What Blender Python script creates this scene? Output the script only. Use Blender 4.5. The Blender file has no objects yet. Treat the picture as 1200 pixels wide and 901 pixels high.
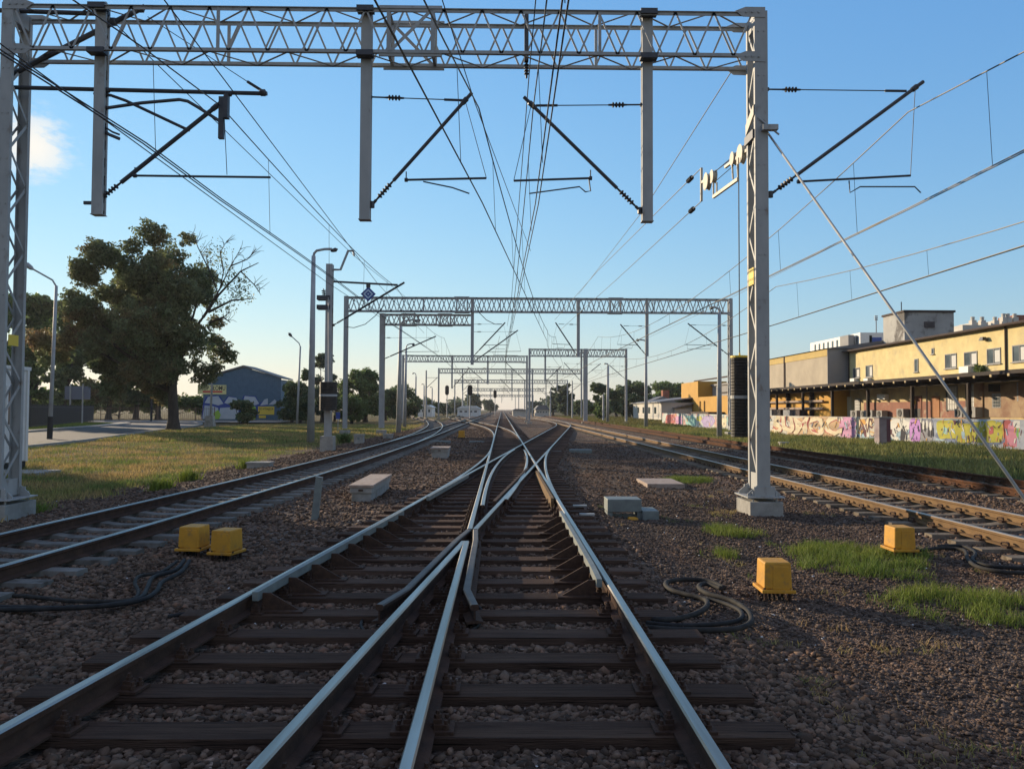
import bpy, math, random
import numpy as np
from mathutils import Vector, Matrix
random.seed(7); rng = np.random.default_rng(7)
R = math.radians
S = bpy.context.scene
HAZE = .00014
COL = S.collection

# ------------------------------------------------------------------ camera model
YAW, PITCH, ROLL, CAMH, FPX = 0.01317, 0.0322, 0.0045, 1.683, 900.0
_cy, _sy, _cp, _sp = math.cos(YAW), math.sin(YAW), math.cos(PITCH), math.sin(PITCH)
_fw = Vector((_sy*_cp, _cy*_cp, _sp)); _r0 = Vector((_cy, -_sy, 0)); _u0 = _r0.cross(_fw)
_r = _r0*math.cos(ROLL) + _u0*math.sin(ROLL); _u = _u0*math.cos(ROLL) - _r0*math.sin(ROLL)
CAMP = Vector((0, 0, CAMH))
def ray(x, y): return _fw + _r*((x-600)/FPX) - _u*((y-450.5)/FPX)
def P(x, y, Y):
    d = ray(x, y); return CAMP + d*(Y/d.y)
def G(x, y, z=-0.3):
    d = ray(x, y); return CAMP + d*((z-CAMH)/d.z)
def PX(x, y, X):
    d = ray(x, y); return CAMP + d*(X/d.x)
cam = bpy.data.cameras.new('camera'); co = bpy.data.objects.new('camera', cam); COL.objects.link(co)
M = Matrix((( _r.x, _u.x, -_fw.x, 0), (_r.y, _u.y, -_fw.y, 0), (_r.z, _u.z, -_fw.z, CAMH), (0, 0, 0, 1)))
co.matrix_world = M
cam.sensor_fit = 'HORIZONTAL'; cam.sensor_width = 36; cam.lens = 36*FPX/1200
cam.clip_start = 0.1; cam.clip_end = 9000
S.camera = co

# ------------------------------------------------------------------ world and sun
SUN_AZ = R(-46); SUN_EL = R(12.5)
w = bpy.data.worlds.new('World'); S.world = w; w.use_nodes = True
nt = w.node_tree; bg = nt.nodes['Background']
sky = nt.nodes.new('ShaderNodeTexSky'); sky.sky_type = 'NISHITA'; sky.sun_disc = False
sky.sun_elevation = SUN_EL; sky.sun_rotation = SUN_AZ
sky.air_density = 1.6; sky.dust_density = 0.0; sky.ozone_density = 1.0; sky.altitude = 100
EXPO = 0.5; SKYK = 0.13
def wn(t): return nt.nodes.new(t)
def wmath(op, x, y):
    m = wn('ShaderNodeMath'); m.operation = op
    for i, v in ((0, x), (1, y)):
        if hasattr(v, 'is_output'): nt.links.new(v, m.inputs[i])
        else: m.inputs[i].default_value = v
    return m.outputs[0]
sp_ = wn('ShaderNodeSeparateColor'); nt.links.new(sky.outputs[0], sp_.inputs[0]); cb_ = wn('ShaderNodeCombineColor')
for i, (g_, k_) in enumerate(((.93, .101), (.69, .217), (.43, .487))):
    nt.links.new(wmath('MULTIPLY', wmath('POWER', sp_.outputs[i], g_), k_/(SKYK*2**EXPO)), cb_.inputs[i])
# one small bright cloud low in the west and thin high streaks
tc_ = wn('ShaderNodeTexCoord'); mp_ = wn('ShaderNodeMapping'); mp_.inputs['Scale'].default_value = (1, 1, 2.4); nt.links.new(tc_.outputs['Generated'], mp_.inputs[0])
nz_ = wn('ShaderNodeTexNoise'); nz_.inputs['Scale'].default_value = 38; nz_.inputs['Detail'].default_value = 8; nz_.inputs['Roughness'].default_value = .62; nt.links.new(mp_.outputs[0], nz_.inputs['Vector'])
d0 = ray(38, 172).normalized(); vd = wn('ShaderNodeVectorMath'); vd.operation = 'DISTANCE'; nt.links.new(tc_.outputs['Generated'], vd.inputs[0]); vd.inputs[1].default_value = d0
near = wn('ShaderNodeMapRange'); near.interpolation_type = 'SMOOTHSTEP'; near.inputs[1].default_value = .07; near.inputs[2].default_value = .0; nt.links.new(vd.outputs['Value'], near.inputs[0])
cov = wn('ShaderNodeMapRange'); cov.inputs[1].default_value = 1.08; cov.inputs[2].default_value = 1.5; nt.links.new(wmath('ADD', near.outputs[0], wmath('MULTIPLY', nz_.outputs[0], 1.5)), cov.inputs[0])
cm_ = wn('ShaderNodeMix'); cm_.data_type = 'RGBA'; nt.links.new(wmath('MULTIPLY', wmath('MULTIPLY', cov.outputs[0], near.outputs[0]), 1.0), cm_.inputs[0]); nt.links.new(cb_.outputs[0], cm_.inputs[6]); cv = 1/(SKYK*2**EXPO); cm_.inputs[7].default_value = (1.0*cv, .97*cv, .9*cv, 1)
# added warm veil in the unseen sky overhead and behind, offsetting blue ambient light
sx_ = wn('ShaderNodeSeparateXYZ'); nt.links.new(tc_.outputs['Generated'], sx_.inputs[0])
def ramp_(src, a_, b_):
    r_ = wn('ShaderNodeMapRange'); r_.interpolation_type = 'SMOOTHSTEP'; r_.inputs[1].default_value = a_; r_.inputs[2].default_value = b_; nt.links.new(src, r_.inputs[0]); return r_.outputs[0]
fill_veil = wmath('MAXIMUM', ramp_(sx_.outputs[2], .55, .80), ramp_(wmath('MULTIPLY', sx_.outputs[1], -1), .1, .6))
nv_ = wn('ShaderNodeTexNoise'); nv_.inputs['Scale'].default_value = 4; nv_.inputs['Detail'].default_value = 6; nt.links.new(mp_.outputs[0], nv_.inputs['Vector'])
fill_veil = wmath('MULTIPLY', fill_veil, ramp_(nv_.outputs[0], .2, .55))
vm_ = wn('ShaderNodeMix'); vm_.data_type = 'RGBA'; nt.links.new(wmath('MULTIPLY', fill_veil, .55), vm_.inputs[0]); nt.links.new(cm_.outputs[2], vm_.inputs[6]); vm_.inputs[7].default_value = (.52*cv, .44*cv, .40*cv, 1)
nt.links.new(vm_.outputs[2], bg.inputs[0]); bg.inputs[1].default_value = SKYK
sl = bpy.data.lights.new('sun', 'SUN'); sl.energy = 4.7; sl.angle = R(0.5); sl.color = (1.0, 0.80, 0.55)
so = bpy.data.objects.new('sun', sl); COL.objects.link(so)
sd = Vector((math.sin(SUN_AZ)*math.cos(SUN_EL), math.cos(SUN_AZ)*math.cos(SUN_EL), math.sin(SUN_EL)))
so.rotation_euler = sd.to_track_quat('Z', 'Y').to_euler(); so.location = (-60, 50, 40)
S.view_settings.view_transform = 'Standard'; S.view_settings.look = 'None'
S.view_settings.exposure = EXPO; S.view_settings.gamma = 1.0; S.view_settings.use_curve_mapping = False

# ------------------------------------------------------------------ materials
MATS = {}
def mat(name, c1, c2=None, scale=3.0, rough=0.75, metal=0.0, bump=0.0, bscale=40.0, stretch=(1, 1, 1), lo=0.35, hi=0.65,
        island=0.0, spec=0.5, c3=None, c3scale=0.7, c3lo=.55, c3hi=.7, transl=0.0, coat=0.0):
    m = bpy.data.materials.new(name); m.use_nodes = True; n = m.node_tree; N = n.nodes; L = n.links
    b = N['Principled BSDF']
    b.inputs['Roughness'].default_value = rough; b.inputs['Metallic'].default_value = metal
    b.inputs['Specular IOR Level'].default_value = spec
    if coat: b.inputs['Coat Weight'].default_value = coat
    g = N.new('ShaderNodeNewGeometry')
    mp = N.new('ShaderNodeMapping'); mp.inputs['Scale'].default_value = stretch
    L.new(g.outputs['Position'], mp.inputs['Vector'])
    def noise(sc, det=5):
        t = N.new('ShaderNodeTexNoise'); t.inputs['Scale'].default_value = sc; t.inputs['Detail'].default_value = det
        t.inputs['Roughness'].default_value = .6
        L.new(mp.outputs[0], t.inputs['Vector']); return t.outputs[0]
    def mixc(f, a, bb):
        x = N.new('ShaderNodeMix'); x.data_type = 'RGBA'
        for s, v in ((x.inputs[0], f), (x.inputs[6], a), (x.inputs[7], bb)):
            if hasattr(v, 'is_output'): L.new(v, s)
            elif isinstance(v, (int, float)): s.default_value = v
            else: s.default_value = (*v, 1)
        return x.outputs[2]
    def rng_(f, a, bb):
        x = N.new('ShaderNodeMapRange'); x.inputs[1].default_value = a; x.inputs[2].default_value = bb
        L.new(f, x.inputs[0]); return x.outputs[0]
    colr = None
    if c2 is not None:
        colr = mixc(rng_(noise(scale), lo, hi), c1, c2)
    if c3 is not None:
        colr = mixc(rng_(noise(c3scale), c3lo, c3hi), colr if colr is not None else c1, c3)
    if island:
        if colr is None: colr = mixc(0.0, c1, c1)
        h = N.new('ShaderNodeHueSaturation'); mr = N.new('ShaderNodeMapRange')
        mr.inputs[3].default_value = 1-island; mr.inputs[4].default_value = 1+island
        L.new(g.outputs['Random Per Island'], mr.inputs[0]); L.new(mr.outputs[0], h.inputs['Value'])
        L.new(colr, h.inputs['Color']); colr = h.outputs[0]
    if colr is not None: L.new(colr, b.inputs['Base Color'])
    else: b.inputs['Base Color'].default_value = (*c1, 1)
    if bump:
        bp = N.new('ShaderNodeBump'); bp.inputs['Strength'].default_value = bump; bp.inputs['Distance'].default_value = .02
        L.new(noise(bscale, 6), bp.inputs['Height']); L.new(bp.outputs[0], b.inputs['Normal'])
    if transl:
        t = N.new('ShaderNodeBsdfTranslucent'); ms = N.new('ShaderNodeMixShader'); ms.inputs[0].default_value = transl
        if colr is not None: L.new(colr, t.inputs[0])
        else: t.inputs[0].default_value = (*c1, 1)
        L.new(b.outputs[0], ms.inputs[1]); L.new(t.outputs[0], ms.inputs[2]); L.new(ms.outputs[0], N['Material Output'].inputs[0])
    MATS[name] = m; return m

polish = mat('polished_rail_head', (.44, .415, .385), (.26, .235, .205), scale=6, rough=.38, metal=1.0, stretch=(1, .05, 1))
dull = mat('dull_rail_head', (.36, .31, .26), (.26, .2, .15), scale=6, rough=.42, metal=.8, stretch=(1, .1, 1))
rustside = mat('dark_rail_rust', (.09, .052, .037), (.052, .033, .026), scale=5, rough=.85, bump=.3, spec=0.12)
tanrust = mat('tan_rail_rust', (.20, .125, .06), (.14, .085, .042), scale=4, rough=.85, bump=.2, spec=0.2)
orust = mat('orange_rail_rust', (.12, .055, .028), (.065, .034, .022), scale=5, rough=.9, bump=.3, spec=0.12)
iron = mat('dark_fastening_iron', (.05, .032, .025), (.085, .05, .034), scale=20, rough=.8, bump=.3, spec=0.15)
timber = mat('oiled_sleeper_timber', (.135, .085, .062), (.075, .049, .038), scale=5, rough=.85, bump=.9, bscale=22, stretch=(.35, 7, 7), spec=0.08,
             c3=(.18, .115, .08), c3scale=1.3, c3lo=.55, c3hi=.75)
def weather(m, dark=(.016, .012, .01), scale=14, stretch=(.12, 9, 9), lo=.60, hi=.66, spread=.35):
    # drying cracks along the grain and a slightly different tone on every piece
    n = m.node_tree; b = n.nodes['Principled BSDF']; src = b.inputs['Base Color'].links[0].from_socket
    g = n.nodes.new('ShaderNodeNewGeometry'); mp = n.nodes.new('ShaderNodeMapping'); mp.inputs['Scale'].default_value = stretch; n.links.new(g.outputs['Position'], mp.inputs[0])
    t = n.nodes.new('ShaderNodeTexNoise'); t.inputs['Scale'].default_value = scale; t.inputs['Detail'].default_value = 4; n.links.new(mp.outputs[0], t.inputs['Vector'])
    r = n.nodes.new('ShaderNodeMapRange'); r.inputs[1].default_value = lo; r.inputs[2].default_value = hi; n.links.new(t.outputs[0], r.inputs[0])
    x = n.nodes.new('ShaderNodeMix'); x.data_type = 'RGBA'; n.links.new(r.outputs[0], x.inputs[0]); n.links.new(src, x.inputs[6]); x.inputs[7].default_value = (*dark, 1)
    oi = n.nodes.new('ShaderNodeObjectInfo'); q = n.nodes.new('ShaderNodeMapRange'); q.inputs[3].default_value = 1-spread; q.inputs[4].default_value = 1+spread; n.links.new(oi.outputs['Random'], q.inputs[0])
    h = n.nodes.new('ShaderNodeHueSaturation'); n.links.new(q.outputs[0], h.inputs['Value']); n.links.new(x.outputs[2], h.inputs['Color']); n.links.new(h.outputs[0], b.inputs['Base Color'])
weather(timber)
concsl = mat('sleeper_concrete', (.20, .19, .175), (.14, .132, .12), scale=6, rough=.9, bump=.3, spec=0.1)
concslw = mat('warm_sleeper_concrete', (.22, .185, .14), (.15, .125, .1), scale=6, rough=.9, bump=.3, spec=0.1)
weather(concsl, (.1, .09, .08), 5, (1, 1, 1), .58, .7, .2); weather(concslw, (.09, .07, .05), 5, (1, 1, 1), .58, .7, .2)
conc = mat('concrete', (.36, .35, .32), (.26, .25, .23), scale=4, rough=.92, bump=.35, c3=(.2, .19, .16), c3scale=1.5)
conclid = mat('weathered_concrete_lid', (.4, .32, .27), (.3, .22, .17), scale=8, rough=.9, bump=.35)
galv = mat('pale_grey_steel_paint', (.38, .385, .375), (.30, .31, .305), scale=2.5, rough=.55, bump=.08, stretch=(1, 1, .5), c3=(.20, .15, .11), c3scale=5, c3lo=.6, c3hi=.74)
galvfar = mat('grey_steel_paint', (.36, .38, .39), (.3, .31, .32), scale=2, rough=.55)
darksteel = mat('dark_steel_tube', (.045, .05, .06), (.07, .07, .075), scale=6, rough=.5, metal=.3)
insm = mat('brown_insulator', (.03, .025, .025), rough=.55)
creamsteel = mat('cream_steel_paint', (.55, .5, .4), (.45, .41, .33), scale=5, rough=.6)
wirem = mat('copper_wire', (.05, .045, .042), rough=.5, metal=.4)
cablem = mat('black_rubber_cable', (.014, .014, .015), (.03, .029, .028), scale=12, rough=.75, spec=.25)
cablegrey = mat('grey_rubber_cable', (.045, .042, .038), (.022, .021, .02), scale=12, rough=.8, spec=.2)
yellow = mat('yellow_plastic', (.58, .29, .03), (.48, .24, .03), scale=9, rough=.6, bump=.1, bscale=14, c3=(.28, .17, .06), c3scale=11, c3lo=.56, c3hi=.74, spec=.3)
greymetal = mat('grey_green_metal', (.18, .21, .2), (.13, .15, .15), scale=6, rough=.6, bump=.1)
white = mat('white_sheet', (.7, .7, .68), (.62, .62, .6), scale=3, rough=.6)
muralm = mat('faded_mural_white', (.5, .54, .58), (.40, .46, .52), scale=.8, rough=.8)
whitep = mat('white_paint', (.72, .72, .7), rough=.7)
glass = mat('dark_window_glass', (.035, .05, .06), (.08, .1, .11), scale=1.2, rough=.1, spec=.8)
palecurtain = mat('pale_blind', (.42, .42, .4), rough=.6)
blacksteel = mat('black_weight_iron', (.02, .019, .018), (.035, .028, .022), scale=4, rough=.65)
bark = mat('tree_bark', (.075, .06, .048), (.04, .032, .027), scale=3, rough=.95, bump=.6, bscale=9, stretch=(2, 2, .5))
leafA = mat('dull_green_leaf', (.13, .18, .08), (.17, .18, .08), scale=.28, rough=.6, island=.5, transl=.45, c3=(.27, .16, .08), c3scale=.2, c3lo=.54, c3hi=.7)
leafB = mat('green_leaf', (.10, .16, .05), (.14, .19, .06), scale=.3, rough=.6, island=.5, transl=.5)
leafC = mat('dark_green_leaf', (.08, .125, .055), (.11, .15, .06), scale=.3, rough=.6, island=.45, transl=.45)
leafD = mat('grey_green_leaf', (.11, .145, .085), (.09, .12, .075), scale=.3, rough=.7, island=.4, transl=.4)
grassm = mat('grass_blade', (.19, .23, .035), (.12, .18, .03), scale=.8, rough=.7, island=.4, transl=.35)
drygrass = mat('dry_grass_blade', (.20, .165, .055), (.13, .14, .035), scale=.5, rough=.8, island=.4, transl=.35)
fairgrass = mat('verge_grass_blade', (.15, .20, .05), (.42, .29, .12), scale=.45, lo=.42, hi=.58, c3=(.24, .26, .06), c3scale=.9, c3lo=.56, c3hi=.66, rough=.8, island=.4, transl=.35)
wildgrass = mat('wild_grass_blade', (.17, .20, .05), (.32, .28, .09), scale=.35, rough=.8, island=.45, transl=.35, c3=(.06, .10, .03), c3scale=.22, c3lo=.52, c3hi=.62)
asphalt = mat('asphalt', (.075, .075, .078), (.058, .058, .06), scale=2, rough=.9, bump=.2, bscale=60)
paving = mat('paving', (.26, .24, .21), (.21, .19, .17), scale=3, rough=.9)
kerbm = mat('kerb_concrete', (.3, .3, .28), (.22, .22, .21), scale=4, rough=.9)
corrug = mat('blue_corrugated_sheet', (.085, .165, .25), (.065, .135, .21), scale=1.5, rough=.55)
cream = mat('cream_yellow_paint', (.64, .53, .26), (.55, .44, .21), scale=1.2, rough=.85, c3=(.40, .33, .20), c3scale=.7, c3lo=.54, c3hi=.76, bump=.1)
beige = mat('grey_beige_render', (.42, .36, .27), (.34, .29, .22), scale=.5, rough=.9, bump=.1)
greyr = mat('grey_render', (.24, .24, .24), (.3, .29, .28), scale=.5, rough=.9)
orange = mat('orange_yellow_paint', (.50, .27, .03), (.43, .22, .025), scale=.6, rough=.8)
roofm = mat('dark_roof_felt', (.07, .045, .035), (.045, .032, .028), scale=1, rough=.9)
sheetroof = mat('grey_sheet_roof', (.2, .2, .2), (.14, .14, .15), scale=.8, rough=.7)
canopym = mat('dark_canopy_timber', (.05, .035, .028), (.03, .024, .02), scale=1, rough=.9)
reddoor = mat('red_brown_door', (.2, .07, .04), (.15, .055, .035), scale=2, rough=.8)
brickm = mat('worn_brick_plaster', (.36, .27, .17), (.27, .19, .13), scale=.9, rough=.95, c3=(.22, .13, .09), c3scale=.6, c3lo=.45, c3hi=.6, bump=.3, bscale=14)
fadedred = mat('faded_red_paint', (.27, .125, .09), (.21, .10, .075), scale=1.4, rough=.9, c3=(.36, .27, .19), c3scale=1.6, c3lo=.56, c3hi=.7)
stained = mat('stained_cream_render', (.52, .4, .2), (.36, .28, .17), scale=.8, rough=.9, c3=(.2, .16, .12), c3scale=.7, c3lo=.58, c3hi=.75, bump=.2)
towerm = mat('peeling_grey_render', (.42, .41, .38), (.33, .32, .3), scale=.5, rough=.95, c3=(.13, .12, .11), c3scale=.4, c3lo=.52, c3hi=.6, bump=.3, bscale=5)
bluesign = mat('blue_sign_face', (.012, .05, .28), rough=.4)
bluemid = mat('light_blue_sign_mark', (.45, .6, .75), rough=.4)
signback = mat('grey_blue_sign_back', (.13, .15, .2), rough=.5)
signyel = mat('pale_yellow_sign', (.72, .66, .3), rough=.6)
signyel2 = mat('yellow_sign', (.75, .55, .06), rough=.6)
signgreen = mat('lime_green_sign', (.3, .5, .06), rough=.6)
signred = mat('red_sign_bar', (.6, .06, .05), rough=.6)
ink = mat('black_sign_ink', (.02, .02, .02), rough=.7)
fencem = mat('dark_fence_steel', (.04, .04, .042), rough=.6)
fencetan = mat('tan_fence_steel', (.2, .13, .08), (.15, .1, .07), scale=2, rough=.8)
houserw = mat('pale_house_wall', (.55, .52, .46), (.48, .45, .4), scale=.5, rough=.9)
housered = mat('red_tile_roof', (.3, .1, .06), (.22, .08, .05), scale=1, rough=.9)

# ------------------------------------------------------------------ mesh helpers
def wloc(o):
    v = Vector((0, 0, 0))
    while o is not None: v += o.location; o = o.parent
    return v
class MB:
    def __init__(s): s.v = []; s.f = []; s.m = []
    def add(s, vs, fs, mi=0):
        b = len(s.v); s.v.extend([tuple(p) for p in vs])
        for f in fs: s.f.append(tuple(b+i for i in f)); s.m.append(mi)
    def box(s, c, d, rz=0.0, mi=0, taper=1.0):
        x, y, z = d[0]/2, d[1]/2, d[2]/2; ca, sa = math.cos(rz), math.sin(rz); vs = []
        for sz in (-1, 1):
            k = taper if sz > 0 else 1.0
            for sx, sy in ((-1, -1), (1, -1), (1, 1), (-1, 1)):
                px, py = sx*x*k, sy*y*k
                vs.append((c[0]+px*ca-py*sa, c[1]+px*sa+py*ca, c[2]+sz*z))
        s.add(vs, [(3, 2, 1, 0), (4, 5, 6, 7), (0, 1, 5, 4), (1, 2, 6, 5), (2, 3, 7, 6), (3, 0, 4, 7)], mi); return s
    def bb(s, x0, x1, y0, y1, z0, z1, mi=0):
        return s.box(((x0+x1)/2, (y0+y1)/2, (z0+z1)/2), (abs(x1-x0), abs(y1-y0), abs(z1-z0)), 0, mi)
    def bar(s, a, b, w, h, up=(0, 0, 1), mi=0):
        a = Vector(a); b = Vector(b); d = (b-a)
        if d.length < 1e-6: return s
        d.normalize(); u = Vector(up)
        if abs(d.dot(u)) > .98: u = Vector((0, 1, 0))
        r = d.cross(u).normalized(); u = r.cross(d)
        vs = [p + r*(sx*w/2) + u*(sz*h/2) for p in (a, b) for sx, sz in ((-1, -1), (1, -1), (1, 1), (-1, 1))]
        s.add(vs, [(0, 3, 2, 1), (4, 5, 6, 7), (0, 1, 5, 4), (1, 2, 6, 5), (2, 3, 7, 6), (3, 0, 4, 7)][:6], mi); return s
    def tube(s, pts, r, n=6, mi=0, caps=True):
        pts = [Vector(p) for p in pts]; k = len(pts)
        rs = r if isinstance(r, (list, tuple)) else [r]*k
        vs = []; pu = None
        for i, p in enumerate(pts):
            d = (pts[min(i+1, k-1)] - pts[max(i-1, 0)]).normalized()
            if pu is None:
                u = Vector((0, 0, 1)) if abs(d.z) < .9 else Vector((0, 1, 0))
            else: u = pu
            a = d.cross(u).normalized(); u = a.cross(d).normalized(); pu = u
            for j in range(n):
                t = 2*math.pi*j/n
                vs.append(p + (a*math.cos(t) + u*math.sin(t))*rs[i])
        fs = [(i*n+j, i*n+(j+1) % n, (i+1)*n+(j+1) % n, (i+1)*n+j) for i in range(k-1) for j in range(n)]
        if caps: fs += [tuple(reversed(range(n))), tuple((k-1)*n+j for j in range(n))]
        s.add(vs, fs, mi); return s
    def lathe(s, base, axis, prof, n=10, mi=0):
        base = Vector(base); ax = Vector(axis).normalized()
        return s.tube_prof([base + ax*t for t, _ in prof], ax, [r for _, r in prof], n, mi)
    def tube_prof(s, pts, ax, rs, n, mi):
        u = Vector((0, 0, 1)) if abs(ax.z) < .9 else Vector((0, 1, 0))
        a = ax.cross(u).normalized(); u = a.cross(ax); k = len(pts); vs = []
        for p, r in zip(pts, rs):
            for j in range(n):
                t = 2*math.pi*j/n; vs.append(p + (a*math.cos(t)+u*math.sin(t))*r)
        fs = [(i*n+j, i*n+(j+1) % n, (i+1)*n+(j+1) % n, (i+1)*n+j) for i in range(k-1) for j in range(n)]
        fs += [tuple(reversed(range(n))), tuple((k-1)*n+j for j in range(n))]
        s.add(vs, fs, mi); return s
    def prism(s, poly, d, mi=0):
        """poly: list of 3-D points (planar); d: extrusion vector"""
        n = len(poly); d = Vector(d); a = [Vector(p) for p in poly]
        s.add(a + [p + d for p in a], [tuple(reversed(range(n))), tuple(range(n, 2*n))] + [(i, (i+1) % n, n+(i+1) % n, n+i) for i in range(n)], mi); return s
    def build(s, name, mats, parent=None, smooth=False, bevel=0.0):
        me = bpy.data.meshes.new(name); off = wloc(parent) if parent else Vector((0, 0, 0))
        me.from_pydata([(p[0]-off.x, p[1]-off.y, p[2]-off.z) for p in s.v], [], s.f)
        if not isinstance(mats, (list, tuple)): mats = [mats]
        for m in mats: me.materials.append(m)
        if len(mats) > 1: me.polygons.foreach_set('material_index', s.m)
        if smooth: me.polygons.foreach_set('use_smooth', [True]*len(me.polygons))
        me.update()
        o = bpy.data.objects.new(name, me); COL.objects.link(o)
        if parent: o.parent = parent
        if bevel:
            bv = o.modifiers.new('bevel', 'BEVEL'); bv.width = bevel; bv.segments = 2; bv.limit_method = 'ANGLE'
        return o
def tag(o, label=None, cat=None, group=None, kind=None):
    if label: o['label'] = label
    if cat: o['category'] = cat
    if group: o['group'] = group
    if kind: o['kind'] = kind
    return o
def thing(name, label, cat, loc=(0, 0, 0), group=None):
    o = bpy.data.objects.new(name, None); COL.objects.link(o); o.location = loc; o.empty_display_size = .2
    return tag(o, label, cat, group)
def dup(o, parent=None, loc=None, label=None):
    c = o.copy(); COL.objects.link(c)
    if parent: c.parent = parent
    if loc is not None: c.location = loc
    if label: c['label'] = label
    for ch in list(KIDS.get(o.name, [])) or [x for x in o.children]:
        dup(ch, c)
    return c
KIDS = {}
def np_mesh(name, verts, faces, mat_, parent=None, smooth=False):
    verts = np.asarray(verts, np.float32); faces = np.asarray(faces, np.int32); k = faces.shape[1]
    if parent is not None: verts = verts - np.array(wloc(parent), np.float32)
    me = bpy.data.meshes.new(name)
    me.vertices.add(len(verts)); me.vertices.foreach_set('co', verts.ravel())
    me.loops.add(faces.size); me.loops.foreach_set('vertex_index', faces.ravel())
    me.polygons.add(len(faces)); me.polygons.foreach_set('loop_start', np.arange(0, faces.size, k, dtype=np.int32))
    try: me.polygons.foreach_set('loop_total', np.full(len(faces), k, np.int32))
    except Exception: pass
    if smooth: me.polygons.foreach_set('use_smooth', np.ones(len(faces), bool))
    me.materials.append(mat_); me.update(calc_edges=True)
    o = bpy.data.objects.new(name, me); COL.objects.link(o)
    if parent is not None: o.parent = parent
    return o
def spline(ctrl, step=1.0, y0=None, y1=None):
    """ctrl: [(Y, X)] -> dense [(X, Y)] with cubic Hermite interpolation"""
    c = np.array(ctrl, float); Y, X = c[:, 0], c[:, 1]
    t = np.gradient(X, Y)
    ys = np.arange(y0 if y0 is not None else Y[0], (y1 if y1 is not None else Y[-1])+1e-6, step)
    i = np.clip(np.searchsorted(Y, ys, side='right')-1, 0, len(Y)-2)
    h = Y[i+1]-Y[i]; u = (ys-Y[i])/h
    xs = (2*u**3-3*u**2+1)*X[i] + (u**3-2*u**2+u)*h*t[i] + (-2*u**3+3*u**2)*X[i+1] + (u**3-u**2)*h*t[i+1]
    return list(zip(xs, ys))
def text_mesh(txt, size, name='text_mesh', bold=0.0):
    cu = bpy.data.curves.new(name, 'FONT'); cu.body = txt; cu.size = size; cu.align_x = 'CENTER'; cu.align_y = 'CENTER'
    cu.offset = bold; cu.resolution_u = 3; cu.extrude = 0.004
    o = bpy.data.objects.new(name, cu); COL.objects.link(o)
    dg = bpy.context.evaluated_depsgraph_get(); me = bpy.data.meshes.new_from_object(o.evaluated_get(dg))
    bpy.data.objects.remove(o); bpy.data.curves.remove(cu)
    return me
def put_text(txt, size, m, parent, name, centre, xdir, width=None, bold=0.0, height=None):
    """flat lettering: xdir = reading direction, letters stand up along Z"""
    me = text_mesh(txt, size, name, bold)
    vs = np.array([v.co[:] for v in me.vertices]); w_ = vs[:, 0].max()-vs[:, 0].min(); h_ = vs[:, 1].max()-vs[:, 1].min()
    kx = (width/w_) if width else 1.0; ky = (height/h_) if height else (kx if width else 1)
    xd = Vector(xdir).normalized(); nz = xd.cross(Vector((0, 0, 1)))
    off = wloc(parent); c = Vector(centre)-off
    for v in me.vertices:
        p = c + xd*(v.co.x*kx) + Vector((0, 0, 1))*(v.co.y*ky) + nz*v.co.z
        v.co = p
    me.materials.clear(); me.materials.append(m)
    o = bpy.data.objects.new(name, me); COL.objects.link(o); o.parent = parent
    return o
# ------------------------------------------------------------------ track geometry
XL, XR = -0.445, 1.062
def DRx(y): return -0.445 + .1095*(y-10.2)
def DLx(y): return DRx(y) - 1.516
PATH_S = [(0.3085, y) for y in np.arange(46, 620, 6.0)]
PATH_D = [(x, y) for x, y in spline([(46, DRx(46)-.758), (60, DRx(60)-.758), (70, DRx(70)-.758), (80, 6.42), (90, 7.16), (100, 7.58), (112, 7.72)], 1.5)]
PATH_L = spline([(-3, -7.1), (3, -6.55), (9, -6.03), (20, -5.43), (34, -5.1), (50, -5.0), (80, -5.0), (200, -5.0), (400, -5.0)], 1.0)
PATH_LB = spline([(40, -5.06), (52, -5.3), (64, -5.82), (80, -6.9), (95, -8.35), (117, -11.0), (152, -16.9), (190, -24)], 1.5)
PATH_X = spline([(42, .3085), (50, .25), (60, -.02), (77, -1.2), (90, -2.6), (106, -4.45), (130, -7.2), (154, -9.9), (190, -11.5), (300, -11.6)], 1.5)
PATH_R1 = [(7.72, y) for y in list(np.arange(-2, 120, 2.0)) + list(np.arange(120, 420, 10.0))]
PATH_R2 = [(12.1, y) for y in list(np.arange(4, 120, 2.0)) + list(np.arange(120, 300, 10.0))]
PATH_F = spline([(110, 7.72), (125, 7.2), (140, 5.6), (155, 4.1), (170, 3.9), (400, 3.9)], 3)
def sstep(a, b, x):
    t = np.clip((x-a)/(b-a), 0, 1); return t*t*(3-2*t)
_BEDS = []
for pth, wd in ((PATH_S, 1.45), (PATH_D, 1.45), (PATH_L, 1.4), (PATH_LB, 1.4), (PATH_X, 1.45), (PATH_R1, 1.4), (PATH_R2, 1.3), (PATH_F, 1.4)):
    a = np.array(pth); _BEDS.append((a[:, 1], a[:, 0], wd))
_y = np.arange(-6, 46.5, .5)
_BEDS.append((_y, np.full(len(_y), .3085), 1.45)); _BEDS.append((_y, np.array([DRx(v)-.758 for v in _y]), 1.5))
def vnoise(x, y, s, seed=0):
    xs, ys = x*s, y*s; xi, yi = np.floor(xs).astype(np.int64), np.floor(ys).astype(np.int64); fx, fy = xs-xi, ys-yi
    def h(i, j):
        n = (i*374761393 + j*668265263 + seed*1274126177) & 0xffffffff
        n = ((n ^ (n >> 13))*1274126177) & 0xffffffff
        return ((n ^ (n >> 16)) & 0xffff)/65535.
    fx = fx*fx*(3-2*fx); fy = fy*fy*(3-2*fy)
    return (h(xi, yi)*(1-fx)+h(xi+1, yi)*fx)*(1-fy) + (h(xi, yi+1)*(1-fx)+h(xi+1, yi+1)*fx)*fy
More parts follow.
